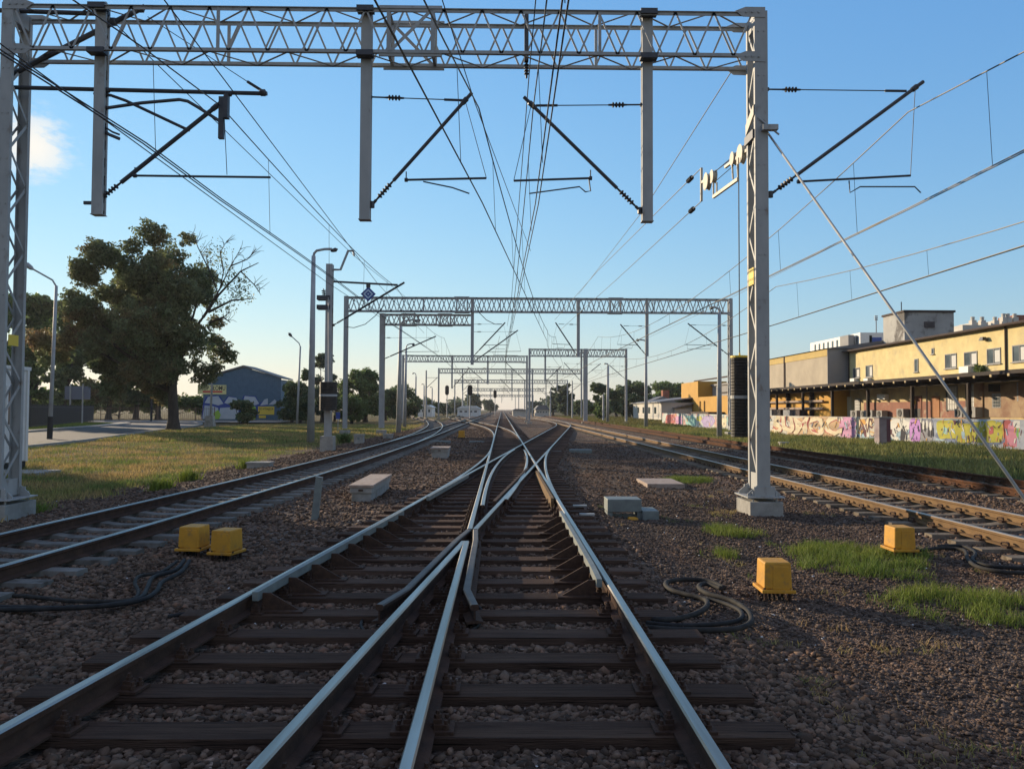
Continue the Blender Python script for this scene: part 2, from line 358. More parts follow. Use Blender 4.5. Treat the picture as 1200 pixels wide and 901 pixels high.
def zg(x, y):
    x = np.asarray(x, float); y = np.asarray(y, float)
    z = -.30 - .15*sstep(-7.6, -9.5, x) - .06*sstep(9.6, 10.6, x)
    z = z + .05*(vnoise(x, y, .9, 3)-.5)*np.where(np.abs(x) < 60, 1, 0) + .02*(vnoise(x, y, 3.1, 5)-.5)
    for Y, X, wd in _BEDS:
        xc = np.interp(y, Y, X); d = np.abs(x-xc)
        inr = sstep(Y[0]-2, Y[0], y)*(1-sstep(Y[-1], Y[-1]+4, y))
        k = (1-sstep(wd, wd+.75, d))*inr
        z = z*(1-k) + np.maximum(z, -.232)*k
    return z
GRASS_PATCH = [(4.6, 10.3, .8, 1.35), (4.2, 9.6, .5, .6), (4.75, 7.7, 1.0, .75), (5.6, 7.4, .7, .6), (3.75, 12.4, .5, .6), (2.95, 10.5, .3, .4), (5.2, 21.5, .8, 1.0), (5.3, 10.4, .5, .5)]
def grass_w(x, y):
    x = np.asarray(x, float); y = np.asarray(y, float)
    n = vnoise(x, y, .8, 11)-.5
    g = sstep(-9.2, -10.4, x+1.3*n - .05*np.clip(14-y, 0, 20))
    g = np.maximum(g, sstep(14.0, 14.9, x+.8*n))
    p = np.zeros_like(g)
    for cx, cy, rx, ry in GRASS_PATCH:
        d = ((x-cx)/rx)**2+((y-cy)/ry)**2
        p = np.maximum(p, 1-sstep(.35, 1.15, d+.8*n))
    far = sstep(190, 260, y)*sstep(9, 12, np.abs(x-1))
    return np.maximum(np.maximum(g, p), far), p
def geo(a, b, n): return list(np.geomspace(a, b, n))
gx = np.unique(np.round(np.concatenate([-np.array(geo(70, 1500, 14)), np.arange(-68, -15, 1.5), np.arange(-15, 16, .2), np.arange(16.5, 40, 1.), np.array(geo(42, 1500, 16))]), 3))
gy = np.unique(np.round(np.concatenate([[-300, -100, -40, -15], np.arange(-6, 2, 1.), np.arange(2, 26, .2), np.arange(26.5, 60, .5), np.arange(61, 200, 2.5), np.array(geo(205, 2500, 22))]), 3))
GX, GY = np.meshgrid(gx, gy); ZZ = zg(GX.ravel(), GY.ravel())
nx, ny = len(gx), len(gy)
idx = np.arange(nx*ny).reshape(ny, nx)
fc = np.stack([idx[:-1, :-1], idx[:-1, 1:], idx[1:, 1:], idx[1:, :-1]], -1).reshape(-1, 4)
# ground material: ballast stones, finer gravel, earth and turf, mixed by what lies where
gm = bpy.data.materials.new('ballast_and_earth'); gm.use_nodes = True; _n = gm.node_tree; N = _n.nodes; L = _n.links; B = N['Principled BSDF']
B.inputs['Roughness'].default_value = .92; B.inputs['Specular IOR Level'].default_value = .08
geo_n = N.new('ShaderNodeNewGeometry')
def vor(sc, feat='F1'):
    t = N.new('ShaderNodeTexVoronoi'); t.feature = feat; t.inputs['Scale'].default_value = sc; L.new(geo_n.outputs['Position'], t.inputs['Vector']); return t
def nse(sc, det=5):
    t = N.new('ShaderNodeTexNoise'); t.inputs['Scale'].default_value = sc; t.inputs['Detail'].default_value = det; L.new(geo_n.outputs['Position'], t.inputs['Vector']); return t.outputs[0]
def ramp(f, stops):
    r = N.new('ShaderNodeValToRGB'); e = r.color_ramp.elements
    while len(e) < len(stops): e.new(.5)
    for k, (p_, c_) in zip(e, stops): k.position = p_; k.color = (*c_, 1)
    L.new(f, r.inputs[0]); return r.outputs[0]
def mixn(f, a, b, typ='MIX'):
    x = N.new('ShaderNodeMix'); x.data_type = 'RGBA'; x.blend_type = typ
    for s_, v in ((x.inputs[0], f), (x.inputs[6], a), (x.inputs[7], b)):
        if hasattr(v, 'is_output'): L.new(v, s_)
        elif isinstance(v, (int, float)): s_.default_value = v
        else: s_.default_value = (*v, 1)
    return x.outputs[2]
def attr(nm):
    a = N.new('ShaderNodeAttribute'); a.attribute_name = nm; return a.outputs['Fac']
v1 = vor(24); v2 = vor(55)
sep = N.new('ShaderNodeSeparateColor'); L.new(v1.outputs['Color'], sep.inputs[0])
sep2 = N.new('ShaderNodeSeparateColor'); L.new(v2.outputs['Color'], sep2.inputs[0])
stops = [(0, (.045, .036, .031)), (.35, (.10, .078, .066)), (.7, (.15, .115, .094)), (.93, (.19, .13, .095)), (1, (.28, .24, .21))]
big = ramp(sep.outputs[0], stops)
fine = ramp(sep2.outputs[0], [(0, (.06, .046, .037)), (.4, (.105, .08, .063)), (.8, (.155, .115, .088)), (.97, (.22, .17, .14)), (1, (.38, .34, .31))])
ball = mixn(attr('fine'), big, fine)
earth = ramp(nse(2.2), [(.3, (.075, .062, .035)), (.5, (.13, .105, .05)), (.62, (.095, .10, .03)), (.75, (.16, .13, .065))])
rustst = ramp(nse(.5), [(.45, (1, 1, 1)), (.7, (1.25, .98, .82))])
pat = ramp(nse(5.5, 6), [(.32, (.62, .6, .6)), (.5, (1, 1, 1)), (.68, (1.35, 1.28, 1.22))])
pat2 = ramp(nse(13, 4), [(.35, (.72, .72, .73)), (.5, (1, 1, 1)), (.66, (1.3, 1.26, 1.2))])
colr = mixn(1.0, mixn(1.0, mixn(1.0, mixn(attr('grass'), ball, earth), rustst, 'MULTIPLY'), pat, 'MULTIPLY'), pat2, 'MULTIPLY')
L.new(colr, B.inputs['Base Color'])
bh = N.new('ShaderNodeMix'); bh.data_type = 'FLOAT'; L.new(attr('fine'), bh.inputs[0]); L.new(v1.outputs['Distance'], bh.inputs[2]); L.new(v2.outputs['Distance'], bh.inputs[3])
bp = N.new('ShaderNodeBump'); bp.invert = True; bp.inputs['Strength'].default_value = .9; bp.inputs['Distance'].default_value = .035
L.new(bh.outputs[0], bp.inputs['Height']); L.new(bp.outputs[0], B.inputs['Normal'])
ground = np_mesh('ground', np.stack([GX.ravel(), GY.ravel(), ZZ], -1), fc, gm, smooth=True); tag(ground, kind='structure')
gw, gp = grass_w(GX.ravel(), GY.ravel())
a = ground.data.attributes.new('grass', 'FLOAT', 'POINT'); a.data.foreach_set('value', np.ascontiguousarray(gw*np.where(gp > 0, .6, 1), np.float32))
fx = sstep(1.5, 2.6, GX.ravel())*(1-sstep(5.6, 6.4, GX.ravel())) + sstep(9.0, 9.6, GX.ravel())*(1-sstep(10.6, 11, GX.ravel()))
fx = np.clip(fx + sstep(-1.5, -2.3, GX.ravel()-DRx(GY.ravel())+.4)*.0, 0, 1)
a = ground.data.attributes.new('fine', 'FLOAT', 'POINT'); a.data.foreach_set('value', np.ascontiguousarray(fx, np.float32))

# ------------------------------------------------------------------ rails
PROF = [(-.036, -.012), (-.027, 0), (.027, 0), (.036, -.012), (.034, -.045), (.009, -.058), (.009, -.135), (.075, -.15), (.075, -.166), (-.075, -.166), (-.075, -.15), (-.009, -.135), (-.009, -.058), (-.034, -.045)]
def offpath(path, off):
    p = np.array(path, float); d = np.gradient(p, axis=0); d /= np.linalg.norm(d, axis=1)[:, None]
    return np.stack([p[:, 0]+d[:, 1]*off, p[:, 1]-d[:, 0]*off], -1)
def rail(path, parent, mats=(rustside, polish), off=0.0, dz=0.0, name='rail', prof=PROF, headfaces=(0, 1, 2)):
    p = offpath(path, off) if off or True else np.array(path)
    d = np.gradient(p, axis=0); d /= np.linalg.norm(d, axis=1)[:, None]; nn = np.stack([d[:, 1], -d[:, 0]], -1)
    k = len(prof); mb = MB(); vs = []
    for q, m in zip(p, nn):
        for px, pz in prof: vs.append((q[0]+m[0]*px, q[1]+m[1]*px, pz+dz))
    fs, mi = [], []
    for i in range(len(p)-1):
        for j in range(k):
            fs.append((i*k+j, i*k+(j+1) % k, (i+1)*k+(j+1) % k, (i+1)*k+j)); mi.append(1 if j in headfaces else 0)
    fs.append(tuple(range(k))); mi.append(0); fs.append(tuple((len(p)-1)*k+j for j in reversed(range(k)))); mi.append(0)
    mb.v = vs; mb.f = fs; mb.m = mi
    return mb.build(name, mats, parent)
def bez(p0, p1, p2, n=26):
    return [((1-t)**2*p0[0]+2*t*(1-t)*p1[0]+t*t*p2[0], (1-t)**2*p0[1]+2*t*(1-t)*p1[1]+t*t*p2[1]) for t in np.linspace(0, 1, n)]

wingtop = mat('worn_wing_rail_top', (.12, .11, .1), (.08, .07, .065), scale=8, rough=.6, metal=.4)
slip = thing('double_slip_crossing', 'dark timber double slip crossing where two tracks cut across each other in the centre', 'railway crossing', (0, 3, -.3))
yl = lambda a, b, st=1.0: list(np.arange(a, b, st))+[b]
rail([(XL, y) for y in yl(-3, 9.9)], slip)
rail([(DRx(y), y) for y in yl(-3, 9.9)], slip, dz=-.0015)
rail([(XL, y) for y in yl(10.9, 46)], slip); rail([(DRx(6.7)-.22, 6.7), (DRx(7.3)-.125, 7.3), (DRx(10.0)-.115, 10.0), (XL-.01, 10.88)], slip, (iron, wingtop), dz=-.004, name="wing_rail")
rail([(DRx(y), y) for y in yl(10.9, 46)], slip, dz=-.0015); rail([(XL+.22, 6.7), (XL+.125, 7.3), (XL+.115, 10.0), (DRx(10.88)+.01, 10.88)], slip, (iron, wingtop), dz=-.004, name="wing_rail")
rail([(XR, y) for y in yl(-3, 46)], slip)
rail([(DLx(y), y) for y in yl(-3, 46)], slip, dz=-.0015)
rail(bez((DLx(13)-.004, 13), (XL-.004, 23.9), (XL-.003, 33.5)), slip, dz=-.003, name='slip_rail')
rail(bez((DRx(14.5)+.06, 14.5), (XR-.065, 23.4), (XR-.115, 32.2)), slip, dz=-.003, name='slip_rail')
rail(bez((XR+.004, 13), (XR+.004, 23.9), (DRx(34.5)+.004, 34.5)), slip, dz=-.003, name='slip_rail')
rail(bez((XL+.115, 13.6), (XL+.05, 24), (DLx(32.5)+.06, 32.5)), slip, dz=-.003, name='slip_rail')
CHK = [(-.028, -.05), (-.028, .03), (.028, .03), (.028, -.05)]
def check_rail(pts, side):
    c = rail(pts, slip, mats=(greymetal, greymetal), name='check_rail', prof=CHK)
    p = np.array(pts)
    for yy in np.arange(p[0, 1]+.1, p[-1, 1], .64):
        x = np.interp(yy, p[:, 1], p[:, 0]); m = MB()
        m.prism([(x+side*.03, yy-.012, .0), (x+side*.10, yy-.012, .0), (x+side*.36, yy-.012, -.15), (x+side*.36, yy-.012, -.166), (x+side*.03, yy-.012, -.166)], (0, .024, 0))
        m.box((x+side*.2, yy, -.158), (.42, .16, .016))
        m.build('gusset', iron, c)
check_rail([(XR-.10, 7.55), (XR-.088, 8.2), (XR-.085, 10), (XR-.085, 12.6)], -1)
check_rail([(DLx(7.0)+.10, 7.0), (DLx(7.6)+.09, 7.6), (DLx(10.5)+.088, 10.5), (DLx(12.6)+.088, 12.6)], 1)
# wide check plates by the obtuse crossings
rail([(DLx(y)+.09, y) for y in (14.6, 17, 19.5)], slip, mats=(greymetal, greymetal), name='check_rail', prof=CHK)
rail([(DRx(y)-.10, y) for y in (14.0, 17, 22.0)], slip, mats=(iron, iron), name='check_rail', prof=[(-.03, -.16), (-.03, .02), (.03, .02), (.03, -.16)])
rail([(XR-.10, y) for y in (14.5, 17, 21.0)], slip, mats=(tanrust, tanrust), name='check_rail', prof=[(-.03, -.16), (-.03, .015), (.03, .015), (.03, -.16)])
# chairs and timber
def chair_mesh():
    m = MB(); m.box((0, 0, -.158), (.36, .17, .018))
    for sx in (-1, 1):
        m.box((sx*.095, 0, -.137), (.06, .11, .03)); m.box((sx*.085, 0, -.115), (.05, .07, .03))
        for sy in (-.045, .045):
            m.lathe((sx*.135, sy, -.152), (0, 0, 1), [(0, .02), (.03, .02), (.032, .012), (.055, .012)], 7)
        m.lathe((sx*.085, 0, -.102), (0, 0, 1), [(0, .022), (.022, .022), (.024, .013), (.045, .013)], 6)
    o = m.build('rail_chair', iron); me = o.data; bpy.data.objects.remove(o); return me
CHAIR = chair_mesh()
def place(me, name, parent, loc, rz=0):
    o = bpy.data.objects.new(name, me); COL.objects.link(o); o.parent = parent; o.location = Vector(loc)-wloc(parent); o.rotation_euler = (0, 0, rz); return o
SLP = []
for k in range(-2, 66):
    y = 4.5+.64*k + rng.uniform(-.02, .02)
    l = min(DLx(y), XL)-.52-rng.uniform(0, .12); r = max(XR, DRx(y))+.5+rng.uniform(0, .12)
    m = MB(); n = 9; hw = .13
    zj = rng.uniform(-.008, .004); xs = np.linspace(l, r, n)
    vs = []
    for x in xs:
        j = rng.uniform(-.006, .006)
        for (dy, dz) in ((-hw, -.12), (-hw+.012, .0), (hw-.012, .0), (hw, -.12)): vs.append((x, y+dy+j, -.166+zj*.5+dz-(0.0 if dz else rng.uniform(0, .004))))
    m.v = vs
    for i in range(n-1):
        for j in range(4): m.f.append((i*4+j, i*4+(j+1) % 4, (i+1)*4+(j+1) % 4, (i+1)*4+j)); m.m.append(0)
    m.f += [(0, 3, 2, 1)[::-1], tuple((n-1)*4+j for j in (0, 3, 2, 1))]; m.m += [0, 0]
    o = m.build('timber_sleeper', timber, slip); SLP.append((y, l, r))
    if y < 15.5:
        for x, rz in ((XL, 0), (XR, 0), (DRx(y), -.109), (DLx(y), -.109)):
            if abs(y-10.2) < 1.0 and x in (XL, DRx(y)) and x != XL: continue
            if y > 7 and y < 13 and x in (XR,): x += .0
            place(CHAIR, 'rail_chair', o, (x, y, rng.uniform(-.004, .004)), rz)
# ------------------------------------------------------------------ plain tracks
def sleeper_mesh(name, m_, length=2.5, w_=.26, dip=.035, zt=-.166, wood=False):
    m = MB(); h = length/2
    st = [(-h, zt), (-h+.55, zt), (-.42, zt-dip), (.42, zt-dip), (h-.55, zt), (h, zt)]
    vs = []
    for x, z in st:
        for dy, zz in ((-w_/2, -.34), (-w_/2+.03, z), (w_/2-.03, z), (w_/2, -.34)): vs.append((x, dy, zz))
    m.v = vs
    for i in range(len(st)-1):
        for j in range(4): m.f.append((i*4+j, i*4+(j+1) % 4, (i+1)*4+(j+1) % 4, (i+1)*4+j)); m.m.append(0)
    m.f += [(0, 1, 2, 3), tuple((len(st)-1)*4+j for j in (3, 2, 1, 0))]; m.m += [0, 0]
    o = m.build(name, m_); me = o.data; bpy.data.objects.remove(o); return me
SLC = sleeper_mesh('sleeper', concsl); SLW = sleeper_mesh('sleeper', concslw); SLR = sleeper_mesh('sleeper', concslw, zt=-.185, dip=.05)
SLT = sleeper_mesh('sleeper', timber, dip=0)
def clip_mesh():
    m = MB(); pts = []
    for t in np.linspace(0, 2*math.pi*1.35, 17):
        pts.append((.095+.03*math.sin(t*.5), .062*math.cos(t)-.01, -.118+.03*math.sin(t)))
    m.tube(pts, .011, 5); m.box((.10, 0, -.15), (.07, .12, .03))
    o = m.build('rail_clip', iron); me = o.data; bpy.data.objects.remove(o); return me
CLIP = clip_mesh()
def track(name, label, path, sl, mats, y0, nparts, ymax, dz=0.0, step=.6, clips=0, railpath=None):
    t = thing(name, label, 'railway track', (path[0][0], max(path[0][1], 0), -.3))
    p = np.array(path)
    for s in (-1, 1): rail(path, t, mats, off=s*.7535, dz=dz)
    ys = np.arange(y0, ymax, step); rest = MB()
    for i, y in enumerate(ys):
        x = float(np.interp(y, p[:, 1], p[:, 0])); x2 = float(np.interp(y+.5, p[:, 1], p[:, 0])); rz = -math.atan2(x2-x, .5)
        if i < nparts:
            o = place(sl, 'sleeper', t, (x, y+rng.uniform(-.02, .02), rng.uniform(-.006, .002)), rz+rng.uniform(-.006, .006))
            if i < clips:
                for s in (-1, 1):
                    for q in (-1, 1):
                        c = bpy.data.objects.new('rail_clip', CLIP); COL.objects.link(c); c.parent = o
                        c.location = (s*.7535, 0, 0); c.rotation_euler = (0, 0, 0 if q > 0 else math.pi)
        else:
            mev = np.array([v.co[:] for v in sl.vertices]); ca, sa = math.cos(rz), math.sin(rz)
            rest.add([(x+v[0]*ca-v[1]*sa, y+v[0]*sa+v[1]*ca, v[2]) for v in mev], [tuple(f.vertices) for f in sl.polygons])
    if rest.v: tag(rest.build('sleeper_row', sl.materials[0], t), kind='stuff')
    return t
track('railway_track', 'straight double rail line running from the crossing to the vanishing point', PATH_S, SLT, (rustside, polish), 46.6, 70, 150)
track('railway_track', 'short link track curving off the crossing to the right hand line', PATH_D, SLT, (rustside, polish), 47, 50, 106, dz=-.003)
track('railway_track', 'curving track with pale concrete sleepers beside the left grass verge', PATH_L, SLC, (rustside, polish), 2.4, 100, 150, dz=-.001)
track('railway_track', 'branch track bending away left behind the lamp posts in the distance', PATH_LB, SLC, (rustside, polish), 60, 40, 150, dz=-.004)
track('railway_track', 'crossover track cutting left from the straight line in the distance', PATH_X, SLT, (rustside, polish), 50, 60, 140, dz=-.005)
track('railway_track', 'sunlit track with tan rails and sprung clips behind the right steel column', PATH_R1, SLW, (tanrust, dull), 8.6, 100, 140, clips=34)
track('railway_track', 'rusty disused track next to the grass strip by the graffiti wall', PATH_R2, SLR, (orust, orust), 13, 70, 120, dz=-.01, clips=26)
track('railway_track', 'distant track joining from the right between the far gantries', PATH_F, SLT, (rustside, polish), 112, 30, 150, dz=-.006)

# ------------------------------------------------------------------ loose ballast stones
phi = (1+5**.5)/2
ico = np.array([(-1, phi, 0), (1, phi, 0), (-1, -phi, 0), (1, -phi, 0), (0, -1, phi), (0, 1, phi), (0, -1, -phi), (0, 1, -phi), (phi, 0, -1), (phi, 0, 1), (-phi, 0, -1), (-phi, 0, 1)])/math.sqrt(1+phi*phi)
icof = np.array([(0, 11, 5), (0, 5, 1), (0, 1, 7), (0, 7, 10), (0, 10, 11), (1, 5, 9), (5, 11, 4), (11, 10, 2), (10, 7, 6), (7, 1, 8), (3, 9, 4), (3, 4, 2), (3, 2, 6), (3, 6, 8), (3, 8, 9), (4, 9, 5), (2, 4, 11), (6, 2, 10), (8, 6, 7), (9, 8, 1)])
def stones(name, X, Y, size, m_, sink=.35):
    n = len(X); Z = zg(X, Y)
    v = ico[None]*(1+rng.uniform(-.5, .42, (n, 12, 1)))
    sc = size[:, None]*np.stack([rng.uniform(.75, 1.35, n), rng.uniform(.75, 1.35, n), rng.uniform(.5, .85, n)], -1)
    v = v*sc[:, None, :]
    a_ = rng.uniform(0, 2*math.pi, n); b_ = rng.uniform(-.5, .5, n)
    ca, sa, cb, sb = np.cos(a_)[:, None], np.sin(a_)[:, None], np.cos(b_)[:, None], np.sin(b_)[:, None]
    x, y, z = v[..., 0], v[..., 1], v[..., 2]
    y, z = y*cb-z*sb, y*sb+z*cb
    x, y = x*ca-y*sa, x*sa+y*ca
    v = np.stack([x+X[:, None], y+Y[:, None], z+(Z+size*(.55-sink))[:, None]], -1)
    f = (icof[None]+12*np.arange(n)[:, None, None])
    return np_mesh(name, v.reshape(-1, 3), f.reshape(-1, 3), m_)
def free_of_track(X, Y):
    ok = np.ones(len(X), bool)
    for (y, l, r) in SLP: ok &= ~((np.abs(Y-y) < .135) & (X > l) & (X < r))
    for xx in (np.full(len(Y), XL), np.full(len(Y), XR), DRx(Y), DLx(Y)): ok &= np.abs(X-xx) > .11
    for pth, y0 in ((PATH_L, 2.4), (PATH_R1, 8.6), (PATH_R2, 13)):
        a = np.array(pth); xc = np.interp(Y, a[:, 1], a[:, 0]); d = np.abs(X-xc)
        ok &= ~(np.abs(d-.7535) < .10)
        ph = np.abs(((Y-y0+.3) % .6)-.3)
        ok &= ~((ph < .13) & (d < 1.2) & ((d < .9) | (rng.uniform(0, 1, len(X)) > .45)))
    return ok
def frustum(n, y0, y1, pw=1.0):
    u = rng.uniform(0, 1, n); Y = (y0**pw + u*(y1**pw-y0**pw))**(1/pw)
    X = Y*rng.uniform(-.70, .72, n); return X, Y
stonem = mat('ballast_stone', (.155, .104, .074), (.09, .064, .048), scale=9, rough=.9, spec=.1, island=.62, bump=.3, bscale=80, c3=(.17, .098, .066), c3scale=7, c3lo=.56, c3hi=.68)
gravelm = mat('gravel_stone', (.125, .09, .07), (.075, .056, .046), scale=6, rough=.9, spec=.1, island=.6)
X, Y = frustum(46000, 2.9, 10.5, 1.6); fin = (X > 1.75) & (X < 6.3) & ~((X < 2.6) & (Y < 6.5))
gq, _p = grass_w(X, Y); k = free_of_track(X, Y) & ~fin & (gq < .5)
tag(stones('ballast_stones', X[k], Y[k], rng.uniform(.016, .030, k.sum())*np.where(rng.uniform(0, 1, k.sum()) < .12, 1.55, 1), stonem), kind='stuff', label='loose brown crushed stone ballast between and beside the near rails')
X, Y = frustum(46000, 10, 30, 1.2); fin = (X > 1.9) & (X < 6.3); gq, _p = grass_w(X, Y); k = free_of_track(X, Y) & ~fin & (gq < .5) & (X < 11.2)
tag(stones('ballast_stones', X[k], Y[k], rng.uniform(.022, .042, k.sum()), stonem), kind='stuff', label='loose ballast further off between the tracks')
X, Y = frustum(90000, 3.0, 17, 1.6); fin = (X > 1.7) & (X < 6.4); k = free_of_track(X, Y) & fin
tag(stones('gravel', X[k], Y[k], rng.uniform(.007, .017, k.sum())*(1+.04*Y[k]), gravelm), kind='stuff', label='fine reddish gravel path on the right of the crossing')
X, Y = frustum(60000, 16, 46, 1.3); gq, _p = grass_w(X, Y); k = free_of_track(X, Y) & (gq < .5) & (X > 1.7) & (X < 11.2)
tag(stones('gravel', X[k], Y[k], rng.uniform(.018, .04, k.sum()), stonem), kind='stuff', label='coarser gravel further off on the right of the crossing')
X, Y = frustum(90000, 28, 75, 1.2); gq, _p = grass_w(X, Y); k = free_of_track(X, Y) & (gq < .5) & (X > -9.5) & (X < 1.8)
tag(stones('ballast_stones', X[k], Y[k], rng.uniform(.03, .06, k.sum()), stonem), kind='stuff', label='ballast stones far off between the left track and the crossing')
lit = mat('pale_litter', (.6, .6, .6), rough=.6)
X, Y = frustum(420, 3.2, 18, 1.5); k = free_of_track(X, Y); tag(stones('litter', X[k], Y[k], rng.uniform(.006, .017, k.sum()), lit, sink=-.1), kind='stuff', label='scattered white scraps of litter lying on the ballast')
# ------------------------------------------------------------------ grass
def blades(name, X, Y, h, m_, label, wd=.006, lean=.5, Z=None):
    n = len(X); Z = zg(X, Y) if Z is None else Z
    a_ = rng.uniform(0, 2*math.pi, n); wx, wy = np.cos(a_)*wd*(1+h*2), np.sin(a_)*wd*(1+h*2)
    b_ = rng.uniform(0, 2*math.pi, n); l1 = rng.uniform(0, lean, n)*h; dx, dy = np.cos(b_)*l1, np.sin(b_)*l1
    z0 = Z-.01
    p = np.stack([np.stack([X-wx, Y-wy, z0], -1), np.stack([X+wx, Y+wy, z0], -1),
                  np.stack([X+dx*.4+wx*.8, Y+dy*.4+wy*.8, z0+h*.6], -1), np.stack([X+dx*.4-wx*.8, Y+dy*.4-wy*.8, z0+h*.6], -1),
                  np.stack([X+dx+wx*.15, Y+dy+wy*.15, z0+h], -1), np.stack([X+dx-wx*.15, Y+dy-wy*.15, z0+h], -1)], 1)
    f = np.array([(0, 1, 2, 3), (3, 2, 4, 5)])[None]+6*np.arange(n)[:, None, None]
    o = np_mesh(name, p.reshape(-1, 3), f.reshape(-1, 4), m_); return tag(o, label=label, kind='stuff')
n = 330000; X = rng.uniform(2, 8, n); Y = rng.uniform(6.2, 23, n); g_, p_ = grass_w(X, Y); cl2 = vnoise(X, Y, 3.2, 9)*.6+vnoise(X, Y, 8, 19)*.4
k = (rng.uniform(0, 1, n) < p_**1.2*np.clip(cl2*2.8-.95, 0, 1)) & (X < 6.35)
blades('grass', X[k], Y[k], rng.uniform(.03, .13, k.sum())*(.3+.6*p_[k]+1.2*np.clip(cl2[k]-.35, 0, 1)), grassm, 'bright green grass clumps growing through the gravel on the right', wd=.0026, lean=1.1)
n = 60000; X = rng.uniform(1.9, 6.3, n); Y = 4+15*rng.uniform(0, 1, n); k = vnoise(X, Y, 1.7, 77)*vnoise(X, Y, 6, 78) > .56
blades('grass', X[k], Y[k], rng.uniform(.02, .08, k.sum()), fairgrass, 'thin stray weeds and dry stalks dotted over the gravel path', wd=.003, lean=1.2)
n = 130000; Y = 14+34*rng.uniform(0, 1, n)**1.5; X = -9-rng.uniform(0, 1, n)*(Y*.72-6); g_, p_ = grass_w(X, Y)
k = (rng.uniform(0, 1, n) < g_*(.25+.75*vnoise(X, Y, .7, 21))) & (X > -.72*Y)
blades('grass', X[k], Y[k], rng.uniform(.04, .16, k.sum()), fairgrass, 'dry mown grass on the left verge beyond the ballast', wd=.008, lean=.9)
n = 60000; Y = 48+50*rng.uniform(0, 1, n); X = -9-rng.uniform(0, 1, n)*22; g_, p_ = grass_w(X, Y); k = (rng.uniform(0, 1, n) < g_) & (X > -.235*Y-14)
blades('grass', X[k], Y[k], rng.uniform(.08, .25, k.sum()), fairgrass, 'rough grass further along the left verge', wd=.02, lean=.9)
n = 120000; Y = 18+80*rng.uniform(0, 1, n)**1.4; X = rng.uniform(14, 26.5, n); g_, p_ = grass_w(X, Y); k = (rng.uniform(0, 1, n) < g_*(.2+.8*vnoise(X, Y, .45, 31))) & (X < .72*Y)
blades('grass', X[k], Y[k], rng.uniform(.06, .30, k.sum())*(.5+vnoise(X[k], Y[k], .35, 33)), wildgrass, 'long green grass between the rusty track and the graffiti wall', wd=.012, lean=.9)
n = 40000; Y = 90+120*rng.uniform(0, 1, n); X = rng.uniform(14, 30, n); blades('grass', X, Y, rng.uniform(.1, .4, n), drygrass, 'far dry grass along the right side of the line', wd=.04, lean=.9)
# ------------------------------------------------------------------ gantries
def insul(parent, a, b, r=.05, ribs=5, name='insulator'):
    a = Vector(a); b = Vector(b); L_ = (b-a).length; m = MB(); pr = [(0, .018), (L_*.12, .022)]
    for i in range(ribs):
        t = L_*(.16+.68*i/ribs); s_ = L_*.68/ribs
        pr += [(t, .022), (t+s_*.3, r), (t+s_*.55, r), (t+s_*.8, .022)]
    pr += [(L_*.88, .022), (L_, .018)]
    m.lathe(a, b-a, pr, 8); return m.build(name, insm, parent)
def lattice_column(parent, x, y, z0, z1, w_=.24, d=.5, m_=galv, pitch=.62, name='column', t=.014, fl=.075):
    m = MB()
    for yy, s in ((y, 1), (y+d, -1)):
        m.bb(x-w_/2, x+w_/2, yy, yy+s*t, z0, z1)
        for sx in (-1, 1): m.bb(x+sx*w_/2-(t if sx > 0 else 0), x+sx*w_/2+(0 if sx > 0 else t), yy+s*t, yy+s*fl, z0, z1)
    if y < 15:
        for zz in np.arange(z1-.4, z0+.5, -.86):
            for bx in (-.055, .055): m.lathe((x+bx, y, zz), (0, -1, 0), [(0, .016), (.012, .016)], 6)
    n = max(2, int((z1-z0-.5)/pitch)); hz = (z1-z0-.5)/n
    for sx in (-1, 1):
        xx = x+sx*(w_/2-t*2)
        for i in range(n):
            a, b = (y+fl*.6, y+d-fl*.6); za = z0+.25+i*hz
            if i % 2: a, b = b, a
            m.bar((xx, a, za), (xx, b, za+hz), .05, .012, up=(0, 1, 0) if 0 else (1, 0, 0))
        m.bb(xx-.007, xx+.007, y+fl*.5, y+d-fl*.5, z0, z0+.32); m.bb(xx-.007, xx+.007, y+fl*.5, y+d-fl*.5, z1-.3, z1)
    return m.build(name, m_, parent)
def foundation(parent, x, y, zb, zt, w_=.62, d=.85, plate=True):
    m = MB(); m.bb(x-w_/2, x+w_/2, y-d/2, y+d/2, zb-.5, zt); f = m.build('foundation', conc, parent, bevel=.012)
    if plate:
        p = MB(); p.bb(x-w_/2-.04, x+w_/2+.04, y-d/2+.02, y+d/2-.02, zt+.07, zt+.095)
        for sx in (-1, 1):
            for sy in (-1, 1): p.lathe((x+sx*w_*.36, y+sy*d*.36, zt-.02), (0, 0, 1), [(0, .02), (.2, .02)], 6)
            p.prism([(x+sx*.125, y-.27, zt+.095), (x+sx*(w_/2), y-.27, zt+.095), (x+sx*(w_/2), y-.27, zt+.14), (x+sx*.125, y-.27, zt+.30)], (0, .02, 0))
            p.prism([(x+sx*.125, y+.25, zt+.095), (x+sx*(w_/2), y+.25, zt+.095), (x+sx*(w_/2), y+.25, zt+.14), (x+sx*.125, y+.25, zt+.30)], (0, .02, 0))
        for sy in (-.29, .28): p.bb(x-.2, x+.2, y+sy-.02, y+sy+.02, zt+.095, zt+.27)
        p.build('base_plate', galv, parent)
    return f
